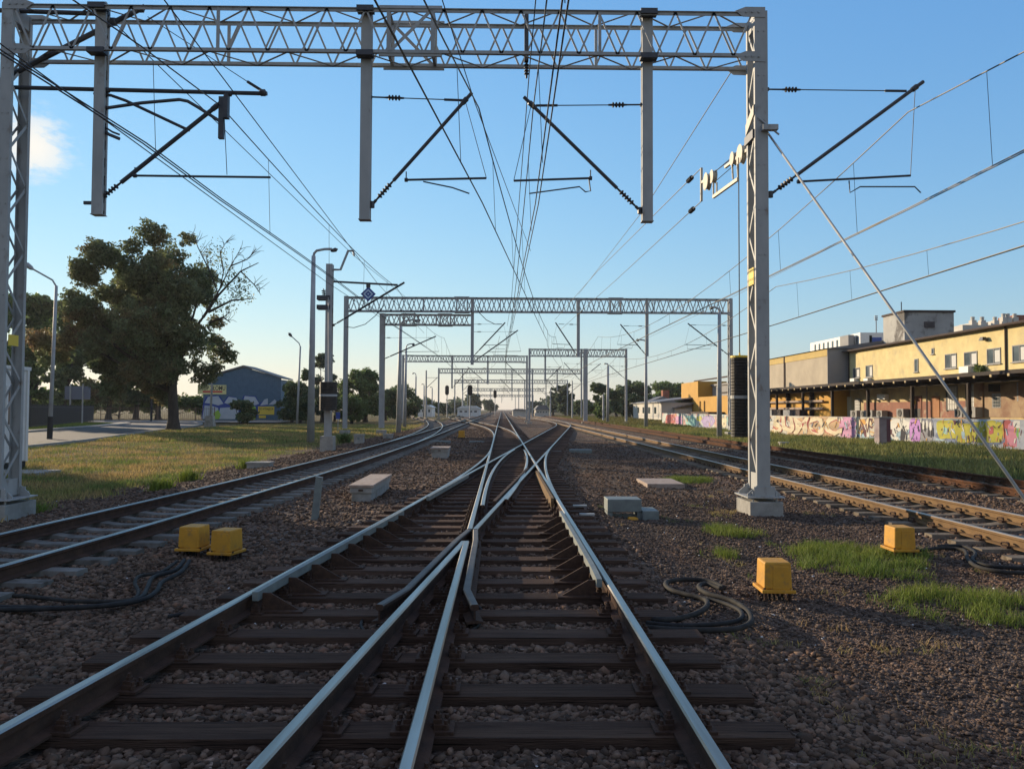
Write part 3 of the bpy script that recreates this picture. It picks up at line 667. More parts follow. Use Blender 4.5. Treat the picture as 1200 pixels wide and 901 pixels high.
def truss(parent, x0, x1, yf, yb, z0, z1, m_=galv, node=.37, ch=.07, dg=.035, posts=(), splice=(), name='truss_beam'):
    m = MB()
    for yy in (yf, yb):
        for zz in (z0, z1):
            m.bb(x0, x1, yy-ch/2, yy+ch/2, zz-.006, zz+.006); s = 1 if zz == z0 else -1
            m.bb(x0, x1, yy-.006, yy+.006, zz+s*.006, zz+s*ch)
    n = int((x1-x0)/node)
    for i in range(n):
        a, b = x0+i*node, x0+(i+1)*node
        for yy, ph in ((yf, 0), (yb, 1)):
            za, zb = (z0, z1) if (i+ph) % 2 else (z1, z0)
            m.bar((a, yy, za), (b, yy, zb), .012, dg, up=(0, 0, 1))
        for zz, ph in ((z0, 0), (z1, 1)):
            if i % 2: continue
            ya, y2 = (yf, yb) if (i//2+ph) % 2 else (yb, yf)
            m.bar((a, ya, zz), (a+2*node, y2, zz), dg, .012)
    for px in posts:
        for yy in (yf, yb): m.bb(px-.03, px+.03, yy-.012, yy+.012, z0, z1)
    for px in splice:
        for q in (-.42, .42):
            for yy in (yf, yb): m.bb(px+q-.035, px+q+.035, yy-.015, yy+.015, z0, z1)
            for zz in (z0+.02, z1-.02): m.bb(px+q-.03, px+q+.03, yf, yb, zz-.008, zz+.008)
            m.bar((px+q, yf, z0), (px+q, yb, z1), .05, .02); m.bar((px+q, yf, z1), (px+q, yb, z0), .05, .02)
        m.bar((px-.42, yf-.012, z0), (px+.42, yf-.012, z1), .012, .06); m.bar((px-.42, yb+.012, z1), (px+.42, yb+.012, z0), .012, .06)
        for zz in (z0, z1):
            for yy in (yf, yb): m.bb(px-.6, px+.6, yy-.018, yy+.018, zz-.06, zz+.06)
    return m.build(name, m_, parent)
def hanging_post(parent, x, y, z0, z1, w_=.2, d=.17, m_=galv):
    m = MB(); t = .012
    for yy, s in ((y, 1), (y+d, -1)):
        m.bb(x-w_/2, x+w_/2, yy, yy+s*t, z0, z1)
        for sx in (-1, 1): m.bb(x+sx*(w_/2-t/2)-t/2, x+sx*(w_/2-t/2)+t/2, yy+s*t, yy+s*.055, z0, z1)
    z = z0+.08
    while z < z1-.1:
        for sx in (-1, 1): m.bb(x+sx*(w_/2-.022)-.006, x+sx*(w_/2-.022)+.006, y+.03, y+d-.03, z, z+.15)
        z += .34
    m.bb(x-w_/2-.015, x+w_/2+.015, y-.015, y+d+.015, z0-.012, z0)
    return m.build('hanging_post', m_, parent)
def clamp(m, c, r=.05): m.lathe(Vector(c)-Vector((.06, 0, 0)), (1, 0, 0), [(0, r*.6), (.02, r), (.1, r), (.12, r*.6)], 8)

GY1 = 14.42; Q = 14.68
q = lambda x, y, Y=Q: P(x, y, Y)
xl, xr = -9.39, 4.93
g1 = thing('portal_gantry', 'large pale steel lattice portal spanning the near tracks and filling the top of the view', 'gantry', (xl, GY1, -.4))
zt, zb = 9.3, 8.44
truss(g1, xl+.1, xr-.1, GY1+.02, GY1+.6, zb, zt, posts=[P(x, 40, GY1).x for x in (255, 455, 703)], splice=[P(481, 40, GY1).x])
lattice_column(g1, xr, GY1, .18, 9.34, .25, .52); foundation(g1, xr, GY1+.26, -.4, -.02)
lattice_column(g1, xl, GY1, .0, 9.34, .21, .62); foundation(g1, xl, GY1+.31, -.6, -.12, .6, .95)
for x, z in ((xr, 8.44), (xr, 9.3), (xl, 8.44), (xl, 9.3)):
    s = -1 if x > 0 else 1
    for yy in (GY1-.012, GY1+.6):
        m = MB(); m.prism([(x-s*.08, yy, z-.1), (x+s*.35, yy, z-.09), (x+s*.5, yy, z+.02), (x+s*.3, yy, z+.1), (x-s*.08, yy, z+.1)], (0, .012, 0))
        if yy < GY1:
            for k in range(3): m.lathe((x+s*(.05+.12*k), GY1-.012, z), (0, -1, 0), [(0, .022), (.02, .022)], 6)
        m.build('gusset_plate', galv, g1)
pz = [(-7.72, P(103, 252, Q).z), (P(428, 258, Q).x, P(428, 258, Q).z), (P(758, 260, Q).x, P(758, 260, Q).z)]
# the first post hangs from (125,0) down to (103,252)
for x, z in pz: hanging_post(g1, x, GY1+.16, z, 9.45)
for (x, z) in pz:
    for zz in (8.44, 9.3): MB().bb(x-.16, x+.16, GY1-.03, GY1+.16, zz-.05, zz+.05).build('clamp_bracket', darksteel, g1)
# yellow number plates on the two columns
m = MB(); m.bb(xr-.125-.012, xr-.125-.004, GY1+.1, GY1+.4, P(893, 332, GY1).z, P(893, 312, GY1).z); m.build('number_plate', signyel2, g1)
m = MB(); m.bb(xl+.108, xl+.116, GY1+.1, GY1+.4, P(15, 404, GY1).z, P(15, 391, GY1).z); m.build('number_plate', signyel2, g1)

def arm_part(parent, name='cantilever_arm'):
    return MB(), parent
def cant(parent, foot, tip, tie0, tie1, reg=None, steady=(), drop=True, r=.036):
    """slanted tube from foot to tip, tie rod, registration tube and steady arm; insulators are sub-parts"""
    foot, tip = Vector(foot), Vector(tip); d = (tip-foot).normalized(); m = MB()
    a = foot+d*.12; b = foot+d*.62
    m.tube([b, tip], r, 8); m.tube([foot, a], .03, 6)
    m.lathe(tip-d*.28, d, [(0, .05), (.12, .055), (.14, .04)], 8)
    if reg:
        m.tube(reg, .022, 6)
        k = Vector(reg[0]); m.bar(k+Vector((0, 0, 0)), k+Vector((0, 0, .16))+(d*0), .02, .02); m.lathe(k-Vector((.03, 0, 0)), (1, 0, 0), [(0, .04), (.06, .04)], 7)
    if steady: m.tube(steady, .014, 6)
    if drop and reg: m.tube([tip-d*.2, Vector(reg[-1])], .007, 5)
    arm = m.build('cantilever_arm', darksteel, parent)
    insul(arm, a, b, .055, 5)
    if tie0 is not None:
        t0, t1 = Vector(tie0), Vector(tie1); e = (t1-t0).normalized(); L_ = (t1-t0).length
        insul(arm, t0+e*.25, t0+e*.62, .055, 4)
        m = MB(); m.tube([t0, t0+e*.26], .016, 6); m.tube([t0+e*.6, t1], .011, 5); m.tube([t1-e*.42, t1], .024, 6); m.build('tie_rod', darksteel, arm)
    cl = MB(); s = 1 if d.x > 0 else -1
    cl.lathe(foot-Vector((0, 0, .06)), (0, 0, 1), [(0, .05), (.12, .05)], 8); cl.bar(foot-Vector((s*.22, 0, 0)), foot, .05, .06)
    if tie0 is not None: cl.bar(Vector(tie0)-Vector((s*.2, 0, 0)), tie0, .05, .06)
    cl.build('post_clamp', darksteel, arm)
    return arm
cant(g1, q(436, 240), q(553, 109), q(436, 114), q(546, 118), [q(476, 211), q(570, 209)], [q(496, 213), q(530, 220), q(550, 227)])
cant(g1, q(750, 247), q(614, 114), q(750, 123), q(628, 124), [q(692, 209), q(602, 212)], [q(690, 209), q(692, 224), q(686, 225), q(679, 219), q(620, 227)])
cant(g1, q(903, 228), q(1082, 96), q(901, 105), q(1062, 107), [q(936, 213), q(1067, 206)], [q(995, 212), q(996, 226), q(1008, 219), q(1072, 219), q(1079, 226)])
# left: arm of the first post, plus the brackets of the left column
a1 = cant(g1, q(112, 238), q(262, 118), None, None, [q(158, 206), q(317, 208)], (), drop=False, r=.042)
m = MB(); m.tube([q(110, 110), q(130, 112), q(147, 118), q(215, 150), q(222, 153)], .03, 7)
m.tube([q(140, 163), q(128, 158), q(117, 150), q(113, 142), q(116, 132), q(124, 127), q(165, 121), q(210, 117), q(220, 119), q(232, 126), q(257, 142)], .032, 7)
m.tube([q(140, 158), q(132, 155), q(121, 148)], .02, 6)
m.bb(q(259, 0).x, q(265, 0).x, Q-.04, Q+.04, q(260, 163).z, q(260, 114).z); m.bb(q(266, 0).x, q(271, 0).x, Q-.1, Q+.02, q(260, 140).z, q(260, 112).z)
m.tube([q(262, 118), q(266, 205)], .007, 5)
m.build('feeder_bend', darksteel, a1)
m = MB(); m.tube([q(-15, 102), q(313, 110)], .042, 8); clamp(m, q(308, 109), .07); clamp(m, q(125, 106), .055); clamp(m, q(268, 110), .06); m.build('bracket_tube', darksteel, g1)
m = MB(); m.tube([q(-20, 105), q(170, 8)], .05, 8); m.tube([q(-15, 12), q(128, 17)], .045, 8); clamp(m, q(165, 11), .07); clamp(m, q(133, 26), .08); m.build('bracket_tube', darksteel, g1)
m = MB(); m.tube([q(173, 20), q(290, 96)], .008, 5); m.tube([q(290, 96), q(306, 106)], .03, 6); m.build('pull_wire', darksteel, g1)
# chain of insulators hanging under the beam in the middle
insul(g1, P(617, 72, GY1+.3), P(617, 92, GY1+.3), .05, 4)
m = MB(); m.bb(P(615, 0, GY1).x, P(620, 0, GY1).x, GY1+.18, GY1+.28, 8.4, 9.35); m.build('hanger', darksteel, g1)

# wheel tensioner and weights on the right column
tn = thing('wheel_tensioner', 'cream pulley wheels and frame tensioning wires beside the right steel column', 'tensioner', (4.7, 15.2, 6.5))
tp = lambda x, y: P(x, y, 14.9+(878-x)*.045)
def wheel(x, y, r, name):
    c = tp(x, y); m = MB(); m.lathe(c-Vector((.05, 0, 0)), (1, 0, 0), [(0, r*.25), (0, r), (.03, r*.85), (.07, r*.85), (.1, r), (.1, r*.25)], 18)
    m.build(name, creamsteel, tn)
for x, y, r in ((869, 181, .2), (860, 186, .14), (829, 213, .2), (836, 207, .15)): wheel(x, y, r, 'pulley_wheel')
m = MB(); m.bar(tp(822, 197), tp(822, 236), .05, .05); m.bar(tp(822, 214), tp(838, 206), .04, .06); m.bar(tp(836, 212), tp(836, 231), .03, .03); m.bar(tp(840, 214), tp(840, 229), .03, .03)
m.bar(tp(836, 231), tp(865, 210), .05, .07); m.bar(tp(858, 190), tp(859, 210), .03, .03); m.bar(tp(864, 190), tp(865, 210), .03, .03); m.bar(tp(850, 196), tp(876, 176), .05, .06)
m.build('tensioner_frame', creamsteel, tn)
m = MB(); m.tube([tp(836, 203), tp(868, 176)], .008, 5); m.tube([tp(838, 213), tp(860, 194)], .008, 5); m.tube([tp(833, 205), tp(866, 180)], .008, 5); m.build('tension_cable', wirem, tn)
for a_, b_ in ((tp(822, 197), P(700, 318, 33)), (tp(822, 236), P(720, 330, 33))): d_ = (b_-a_).normalized(); insul(tn, a_+d_*.7, a_+d_*1.25, .06, 4)
wt = thing('weight_stack', 'tall stack of dark round tension weights hanging behind the right column', 'weights', (4.72, 15.25, 1.1))
c = P(867, 470, 15.25); zt_, zb_ = P(867, 419, 15.25).z, P(867, 512, 15.25).z
m = MB(); n = 26; h = (zt_-zb_)/n
for half in (0, 1):
    m = MB(); pr = []
    for i in range(n//2):
        z = (i+half*(n//2))*h; pr += [(z, .155), (z+.006, .175), (z+h-.008, .175), (z+h, .155)]
    m.lathe((c.x, 15.25, zb_), (0, 0, 1), pr, 20); m.build('iron_discs', blacksteel, wt)
m = MB(); m.lathe((c.x, 15.25, (zb_+zt_)/2-.03), (0, 0, 1), [(0, .15), (0, .185), (.06, .185), (.06, .15)], 20); m.build('band', galv, wt)
m = MB(); m.lathe((c.x, 15.25, zt_-.005), (0, 0, 1), [(0, .18), (.04, .18), (.04, .02), (.1, .015)], 16); m.build('top_cap', signyel2, wt); MB().tube([(c.x, 15.25, zt_+.09), (c.x, 15.25, P(868, 185, 15.25).z)], .011, 6).build('hanging_cable', wirem, wt)
# anchor stay
st = thing('anchor_stay', 'white slanting steel guy rod from the right column down to the ground', 'guy rod', (6.25, 7.95, -.3))
a_, b_ = P(897, 152, Q), Vector((6.22, 8.0, -.3)); m = MB(); m.tube([a_, b_], .02, 8); m.build('stay_rod', galv, st, smooth=True)
m = MB(); m.bar(P(893, 150, GY1-.06), P(911, 150, GY1-.06), .12, .1); m.tube([P(888, 138, GY1), P(913, 158, GY1-.08)], .018, 6); m.build('stay_bracket', galv, st)
m = MB(); m.prism([(xr-.13, GY1+.02, P(880, 128, Q).z), (xr-.13, GY1+.5, P(880, 142, Q).z), (xr-.13, GY1+.5, P(880, 155, Q).z), (xr-.13, GY1+.02, P(880, 140, Q).z)], (-.02, 0, 0)); m.build('anchor_plate', creamsteel, st)
m = MB(); m.bb(P(884, 0, Q).x-.12, P(884, 0, Q).x-.02, GY1+.05, GY1+.55, P(880, 166, Q).z, P(880, 156, Q).z); m.build('anchor_yoke', darksteel, st)

# ---------------- far gantries
def portal(label, Y, pxl, pxr, ytop, ybot, cols, posts, arms, m_=galvfar, node=.4, colw=.28, xext=None):
    XL_, XR_ = P(pxl, 450, Y).x, P(pxr, 450, Y).x; mid = (pxl+pxr)/2; z1, z0 = P(mid, ytop, Y).z, P(mid, ybot, Y).z
    g = thing('portal_gantry', label, 'gantry', (XL_, Y, -.3))
    truss(g, XL_, XR_, Y, Y+.6, z0, z1, m_, node, .08+.0004*Y, .05+.0004*Y, posts=np.linspace(XL_, XR_, 6)[1:-1], splice=[XL_+(XR_-XL_)*k for k in ((.3, .7) if Y < 100 else ())])
    for px, sty in cols:
        x = P(px, 450, Y).x
        lattice_column(g, x, Y-.02, .1, z1+.05, colw, .55, m_, pitch=.7); foundation(g, x, Y+.25, -.5, -.05, .7, .9, plate=False)
    for px, py in posts: hanging_post(g, P(px, 450, Y).x, Y+.2, P(px, py, Y).z, z1+.05, .24, .2, m_)
    for (px, py), (tx, ty) in arms:
        s = 1 if tx > px else -1; f = P(px, py, Y+.25); t = P(tx, ty, Y+.25); f.x += s*.15
        w0 = Vector((f.x, f.y, t.z-.15))
        reg0 = f.lerp(t, .32); cant(g, f, t, w0, (t.x-s*.25, t.y, t.z-.12), [reg0, (t.x+s*.25, t.y, reg0.z+.05)], [(reg0.x+s*.4, t.y, reg0.z), (reg0.x+s*.45, t.y, reg0.z-.25), (t.x, t.y, reg0.z-.3)], r=.05)
    return g
portal('second gantry down the line, widest span, with three posts hanging from its beam', 61, 404, 857, 349, 366, [(404, 0), (857, 0)], [(553, 425), (678, 418), (759, 417)],
       [((553, 417), (592, 378)), ((678, 416), (651, 378)), ((759, 416), (727, 380)), ((857, 417), (806, 379))])
portal('short gantry beam on a pale lattice column just below the widest beam', 63, 446, 553, 368, 381, [(447, 0)], [(553, 427)], [((447, 421), (511, 394)), ((553, 424), (607, 387))], colw=.4)
portal('gantry with double middle column standing right of the centre line', 106, 620.5, 734, 409, 418, [(620.5, 0), (685, 0), (687.5, 0), (734, 0)], [(639, 446), (681.5, 447)],
       [((639, 446), (658, 429)), ((681.5, 446), (661, 425)), ((687.5, 438), (704, 426)), ((734, 444), (714, 428))])
portal('gantry left of the centre line whose beam ends at a pole in the middle', 118, 472, 617.5, 416.5, 424.5, [(472, 0), (617.5, 0)], [(529.5, 455), (571.5, 450)],
       [((529.5, 454), (550, 431)), ((571.5, 449), (548, 430)), ((617.5, 447), (592, 424))])
portal('distant gantry crossing all tracks, fifth from the camera', 156, 514, 681.5, 432, 438, [(514, 0), (624, 0), (681.5, 0)], [(542, 458), (600, 458), (653, 458)], [((542, 457), (556, 444)), ((600, 457), (586, 444)), ((653, 457), (640, 444))], node=.5)
portal('small faraway gantry seen through the one before it', 212, 533, 665, 445, 449.5, [(533, 0), (615, 0), (665, 0)], [(560, 464), (600, 464), (640, 464)], [((600, 463), (590, 454)), ((640, 463), (630, 454))], node=.7)
portal('tiny gantry just above the vanishing point of the rails', 300, 548, 640, 455, 458.5, [(548, 0), (608, 0), (640, 0)], [(575, 469), (600, 469)], [], node=1.0)
portal('farthest visible gantry, barely above the horizon', 420, 560, 625, 462.5, 465, [(560, 0), (604, 0), (625, 0)], [(588, 472)], [], node=1.4)

# ---------------- lattice mast on the left with cantilever and weights
lm = thing('lattice_mast', 'slim lattice mast on a concrete block on the left carrying black weights', 'mast', (-8.3, 36, -.45))
MY = 36.5; mx = P(384, 450, MY).x; mq = lambda x, y: P(x, y, MY+.2)
lattice_column(lm, mx, MY, .1, mq(385, 310).z, .3, .36, galvfar, pitch=.4); foundation(lm, mx, MY+.18, -.7, P(381, 511, MY).z, .62, .6, plate=False)
cant(lm, mq(391, 381), mq(474, 331), None, None, None, (), drop=False, r=.05)
m = MB(); m.tube([mq(391, 330), mq(466, 334)], .05, 7); m.build('bracket_tube', darksteel, lm)
m = MB(); m.tube([mq(389, 316), mq(399, 316), mq(408, 294), mq(414, 294)], .06, 7); m.tube([mq(414, 294), mq(415, 300)], .05, 6); m.build('feeder_bracket', galvfar, lm)
m = MB(); m.lathe((mx+.1, MY-.25, P(385, 513-34, MY).z-.0), (0, 0, 1), [(0, .3), (.0, .36), (.04, .36)], 12); 
for y0, y1 in ((448, 462), (464, 481)):
    k = MB(); z0, z1 = P(386, y1, MY).z, P(386, y0, MY).z; nn = 8; pr = []
    for i in range(nn): pr += [((z1-z0)*i/nn, .37), ((z1-z0)*(i+.1)/nn, .41), ((z1-z0)*(i+.9)/nn, .41), ((z1-z0)*(i+1)/nn, .37)]
    k.lathe((mx+.13, MY-.42, z0), (0, 0, 1), pr, 16); k.build('weight_stack', blacksteel, lm)
m = MB(); m.lathe((mx+.13, MY-.42, P(386, 463.5, MY).z-.05), (0, 0, 1), [(0, .3), (0, .42), (.1, .42), (.1, .3)], 16); m.tube([(mx+.13, MY-.42, P(386, 448, MY).z), (mx+.05, MY-.3, P(386, 350, MY).z)], .02, 5); m.build('weight_band', galvfar, lm)
insul(lm, mq(379, 338), mq(381, 350), .12, 4)
m = MB(); 
for yy in (349, 360): m.bb(mq(377, 0).x, mq(392, 0).x, MY-.06, MY+.4, mq(385, yy+3).z, mq(385, yy-2).z)
m.build('anchor_collar', darksteel, lm)
ds = thing('diamond_sign', 'blue diamond shaped sign with nested pale squares hanging from the bracket of the left mast', 'sign', mq(432, 345))
c = mq(432, 345); c.y -= .12
def dia(r, y, th, m_, nm, par):
    m = MB(); m.prism([(c.x-r, y, c.z), (c.x, y, c.z-r), (c.x+r, y, c.z), (c.x, y, c.z+r)], (0, th, 0)); return m.build(nm, m_, par)
dia(.36, c.y, .03, bluesign, 'sign_plate', ds)
def diaring(r, wd, y, nm):
    m = MB(); o = [(c.x-r, c.z), (c.x, c.z-r), (c.x+r, c.z), (c.x, c.z+r)]; i_ = [(c.x-r+wd, c.z), (c.x, c.z-r+wd), (c.x+r-wd, c.z), (c.x, c.z+r-wd)]
    for k in range(4):
        a, b = o[k], o[(k+1) % 4]; d, e = i_[(k+1) % 4], i_[k]; m.prism([(p[0], y, p[1]) for p in (a, b, d, e)], (0, .005, 0))
    m.build(nm, bluemid, ds)
diaring(.24, .09, c.y-.008, 'pale_square'); dia(.05, c.y-.008, .005, bluemid, 'centre_mark', ds)
m = MB(); m.bar((c.x, c.y+.02, c.z+.3), (c.x, c.y+.1, mq(432, 332).z), .04, .03); m.bb(c.x-.1, c.x+.1, c.y-.005, c.y+.03, c.z+.30, c.z+.46); m.build('hanger', darksteel, ds)

# ------------------------------------------------------------------ overhead wires
def cat(name, label, xf, sup, msag=1.5, zm=7.5, zc=5.65, double=True, ndrop=70, r=.011, group='overhead line wires', zends=None):
    """xf(Y) is the line's centre; sup = support positions along Y; messenger sags between supports"""
    t = thing(name, label, 'overhead wire', (xf(sup[1]), sup[1], 5.6), group)
    ms, ct = [], []; droppers = []
    for i in range(len(sup)-1):
        a, b = sup[i], sup[i+1]; n = 14; sg = msag*((b-a)/46.)**2*.9
        for k in range(n+(i == len(sup)-2)):
            u = k/n; y = a+(b-a)*u; stg = (.2 if i % 2 else -.2)*(1-2*u)
            ms.append((xf(y)+stg*.6, y, zm-4*min(sg, zm-zc-.35)*u*(1-u))); ct.append((xf(y)+stg, y, zc+.03*math.sin(y)*0))
        nd = max(3, int((b-a)/4.6))
        for k in range(nd):
            u = (k+.5)/nd; y = a+(b-a)*u; stg = (.2 if i % 2 else -.2)*(1-2*u)
            droppers.append(((xf(y)+stg*.6, y, zm-4*min(sg, zm-zc-.35)*u*(1-u)), (xf(y)+stg, y, zc)))
    MB().tube(ms, r*1.1, 5).build('messenger_wire', wirem, t)
    for s in ((-.03, .03) if double else (0,)): MB().tube([(p[0]+s, p[1], p[2]) for p in ct], r, 5).build('contact_wire', wirem, t)
    for a, b in droppers[:ndrop]:
        if a[1] > 1: MB().tube([a, b], .0055, 4).build('dropper', wirem, t)
    return t
DC = lambda y: DRx(y)-.758
_pd = np.array(PATH_D)
def dcat(y): return DC(y)+.12 if y < 46 else float(np.interp(y, _pd[:, 1], _pd[:, 0]))
_pl = np.array(PATH_L); _plb = np.array(PATH_LB); _px = np.array(PATH_X)
cat('overhead_line', 'overhead wires along the straight track from above the camera to the vanishing point', lambda y: .3085+.15, [-34, Q, 61, 112, 156, 212, 300, 420], ndrop=24)
cat('overhead_line', 'overhead wires slanting from top left to the right above the diagonal track', dcat, [-34, Q, 61, 106], double=False, ndrop=20, r=.012)
cat('overhead_line', 'double contact wire over the left hand track by the grass verge', lambda y: float(np.interp(y, _pl[:, 1], _pl[:, 0])) + (.1 if y > 12 else .3), [-30, Q, 36.6, 63, 118, 156, 212, 300], msag=1.7, ndrop=24)
cat('overhead_line', 'overhead wires above the sunlit right hand track, held by the arm of the right column', lambda y: 7.72+.05, [-34, Q, 61, 106, 156, 212, 300], ndrop=24)
cat('overhead_line', 'overhead wires above the rusty track nearest the graffiti wall', lambda y: 12.1, [-20, 34, 80, 130, 180], zm=7.2, zc=5.55, ndrop=24, r=.014)
cat('overhead_line', 'distant overhead wires over the crossover to the left', lambda y: float(np.interp(y, _px[:, 1], _px[:, 0])), [61, 118, 156, 212], double=False, ndrop=6)
def single(label, pts, r=.011, sag=0.0):
    if sag:
        a, b = Vector(pts[0]), Vector(pts[-1]); pts = [a.lerp(b, u)-Vector((0, 0, 4*sag*u*(1-u))) for u in np.linspace(0, 1, 16)]
    o = MB().tube(pts, r, 5).build('overhead_wire', wirem); return tag(o, label, 'overhead wire', 'single overhead wires')
single('single wire low over the far left, passing in front of the left gantry column', [(-6.8, -8, 6.6), (-6.85, 30, 6.6), (-6.2, 62, 6.7)])
single('wire clamped at the left bracket tube and running away to the mast', [(-4.7, 2, 7.75), (-5.15, Q, 7.7), (-5.9, 36, 7.6), (-6.1, 60, 7.6)])
single('feeder wire on top left bent bracket of the lattice mast, running to the wide gantry', [P(133, 26, Q), mq(415, 300), P(480, 352, 61)], sag=.0)
single('upper tensioned wire running from the pulley wheels into the distance', [tp(822, 197), P(700, 318, 33), P(650, 375, 61)])
single('lower tensioned wire running from the pulley wheels into the distance', [tp(822, 236), P(720, 330, 33), P(655, 388, 61)])
single('thin wire slanting down from the underside of the near beam left of the right column', [P(861, 78, GY1+.6), P(755, 245, 24), P(678, 345, 60)])
single('faint wire between the two right hand overhead lines', [(10.3, 8, 6.9), (10.3, 40, 6.7), (10.3, 80, 6.9)], r=.007)
single('wire hanging from the near beam straight into the distance beside the middle insulator chain', [(.62, -20, 8.4), (.5, Q, 8.2), (.45, 38, 7.1), (.4, 61, 8.3)])
single('second feeder wire from the near beam above the diagonal track', [(-1.75, 3, 8.0), (-.55, Q, 7.6), (1.1, 30, 7.9)], r=.009)
# slack feeder loops by the second gantry
single('slack cable loop under the left end of the widest gantry beam', [P(x, y, 61) for x, y in ((404, 383), (415, 384), (428, 380), (440, 370), (450, 358))], r=.03)
single('slack jumper cable beside the middle post of the widest gantry', [P(x, y, 61) for x, y in ((558, 357), (562, 367), (570, 375), (580, 380), (588, 380))], r=.03)

# ------------------------------------------------------------------ lamp posts
def lamp(label, base, top, tip, z0=-.35, r=(.11, .06), head=.55, black=None, foot=False, m_=galvfar, headm=darksteel, arm_curve=True):
    b = G(*base, z0); Y = b.y; t = P(*top, Y); e = P(*tip, Y); t.x = b.x+(t.x-b.x)
    l = thing('street_lamp', label, 'lamp post', b, 'lamp posts along the railway')
    m = MB(); bb_ = Vector((b.x, Y, z0-.1)); m.tube([bb_, bb_.lerp(t, .5), t], [r[0], (r[0]+r[1])/2, r[1]], 10); m.build('pole', m_, l, smooth=True)
    if black:
        zb_ = P(base[0], black, Y).z; m = MB(); m.tube([bb_, bb_.lerp(t, (zb_-bb_.z)/(t.z-bb_.z))], r[0]*1.25, 10); m.build('black_sleeve', ink, l)
    if foot: m = MB(); m.box((b.x, Y, z0+.55), (1.0, .9, 1.3), 0, 0, .75); m.build('foot', conc, l)
    d = (e-t); s = 1 if d.x > 0 else -1
    mid = t+Vector((d.x*.12, 0, d.z*.75)); mid2 = t+Vector((d.x*.45, 0, d.z*.98))
    pts = [t-Vector((0, 0, .05)), t+Vector((d.x*.02, 0, d.z*.35)), mid, mid2, t+Vector((d.x*.75, 0, d.z))] if arm_curve else [t-Vector((0, 0, .05)), t+Vector((d.x*.12, 0, max(d.z*.25, .1))), t+d*.75]
    m = MB(); m.tube(pts, r[1]*.62, 7); m.build('arm', m_, l)
    hd = MB(); a = t+d*.7; dv = (e-a).normalized()
    hd.tube_prof([a, a+dv*(e-a).length*.25, a+dv*(e-a).length*.7, e], dv, [.05, head*.16, head*.2, .03], 8, 0); hd.build('lamp_head', headm, l)
    return l
lamp('tall street lamp with curved arm and black lower pole on the left verge', (58, 516), (66, 335), (28, 308), -.42, (.13, .09), .9, black=488, headm=galvfar, arm_curve=False)
lamp('street lamp on a concrete foot beside the road in front of the warehouse', (246, 500), (251, 396), (243, 381), -.36, (.13, .08), .8, foot=True)
lamp('tall grey lamp post with flat lamp head left of the lattice mast', (364, 518), (367.5, 300), (396, 292), -.42, (.24, .13), .7)
lamp('grey lamp post beside the short gantry, flat head pointing right', (467, 506), (469.5, 381), (493, 375), -.38, (.24, .13), .8)
lamp('thinner lamp post right behind the one by the short gantry', (474, 501), (476, 408), (486, 403), -.36, (.2, .1), .8)
lamp('far lamp post beside the branching track', (486.5, 491), (487.5, 441), (483.5, 437), -.34, (.22, .13), .9)
lamp('old lamp with slanted arm rising above the dark bushes by the warehouse', (348, 496), (352, 406), (338, 390), -.36, (.16, .11), 1.1, arm_curve=False)
lamp('grey lamp post in front of the orange building near the right gantry leg', (843, 514), (843, 366), (832, 360), -.36, (.2, .12), .7)
lamp('grey lamp post left of the white shed on the right side', (757, 502), (757, 402), (745.5, 398), -.34, (.22, .12), .8)
lamp('slim far pole with small lamp on the right beyond the double column', (712, 495.5), (712.5, 428), (708, 426), -.33, (.25, .16), .8)
lamp('faint far lamp pole on the left beyond the branching track', (496.5, 488), (497, 452), (494, 450), -.33, (.25, .16), 1.0)
lamp('faintest lamp pole left of the distant signals', (506, 487), (506.5, 455), (504, 453.5), -.33, (.25, .16), 1.0)
# plain masts
def mast(label, base, top, arms=(), z0=-.34, r=.16):
    b = G(*base, z0); Y = b.y; t = P(*top, Y); g = thing('overhead_line_mast', label, 'mast', b, 'plain overhead line masts')
    m = MB(); m.tube([(b.x, Y, z0-.1), (b.x, Y, t.z)], [r, r*.75], 8); m.build('pole', galvfar, g)
    for (f, tp_) in arms:
        m = MB(); a, e = P(*f, Y), P(*tp_, Y); a.x = b.x; m.tube([a, e], .06, 6); m.tube([(b.x, Y, e.z-.1), (e.x, Y, e.z-.1)], .04, 5); m.build('cantilever_arm', darksteel, g)
    return g
mast('mast with raised arms between the double column and the right hand trees', (670.5, 491), (670.5, 446), (((670.5, 458), (682, 449)),))
mast('mast on the left edge of the branching track in the distance', (499, 491), (499, 434), (((499, 455), (513, 442)),), r=.2)
mast('mast just left of the middle distant signal', (542, 488), (542, 447), (((542, 462), (551, 455)),), r=.2)
mast('mast among the far poles right of the vanishing point', (645, 489), (645, 455), (((645, 466), (638, 460)),), r=.2)
mast('short mast with number plate standing near the blue track sign', (707, 494), (707, 462), (), r=.2)
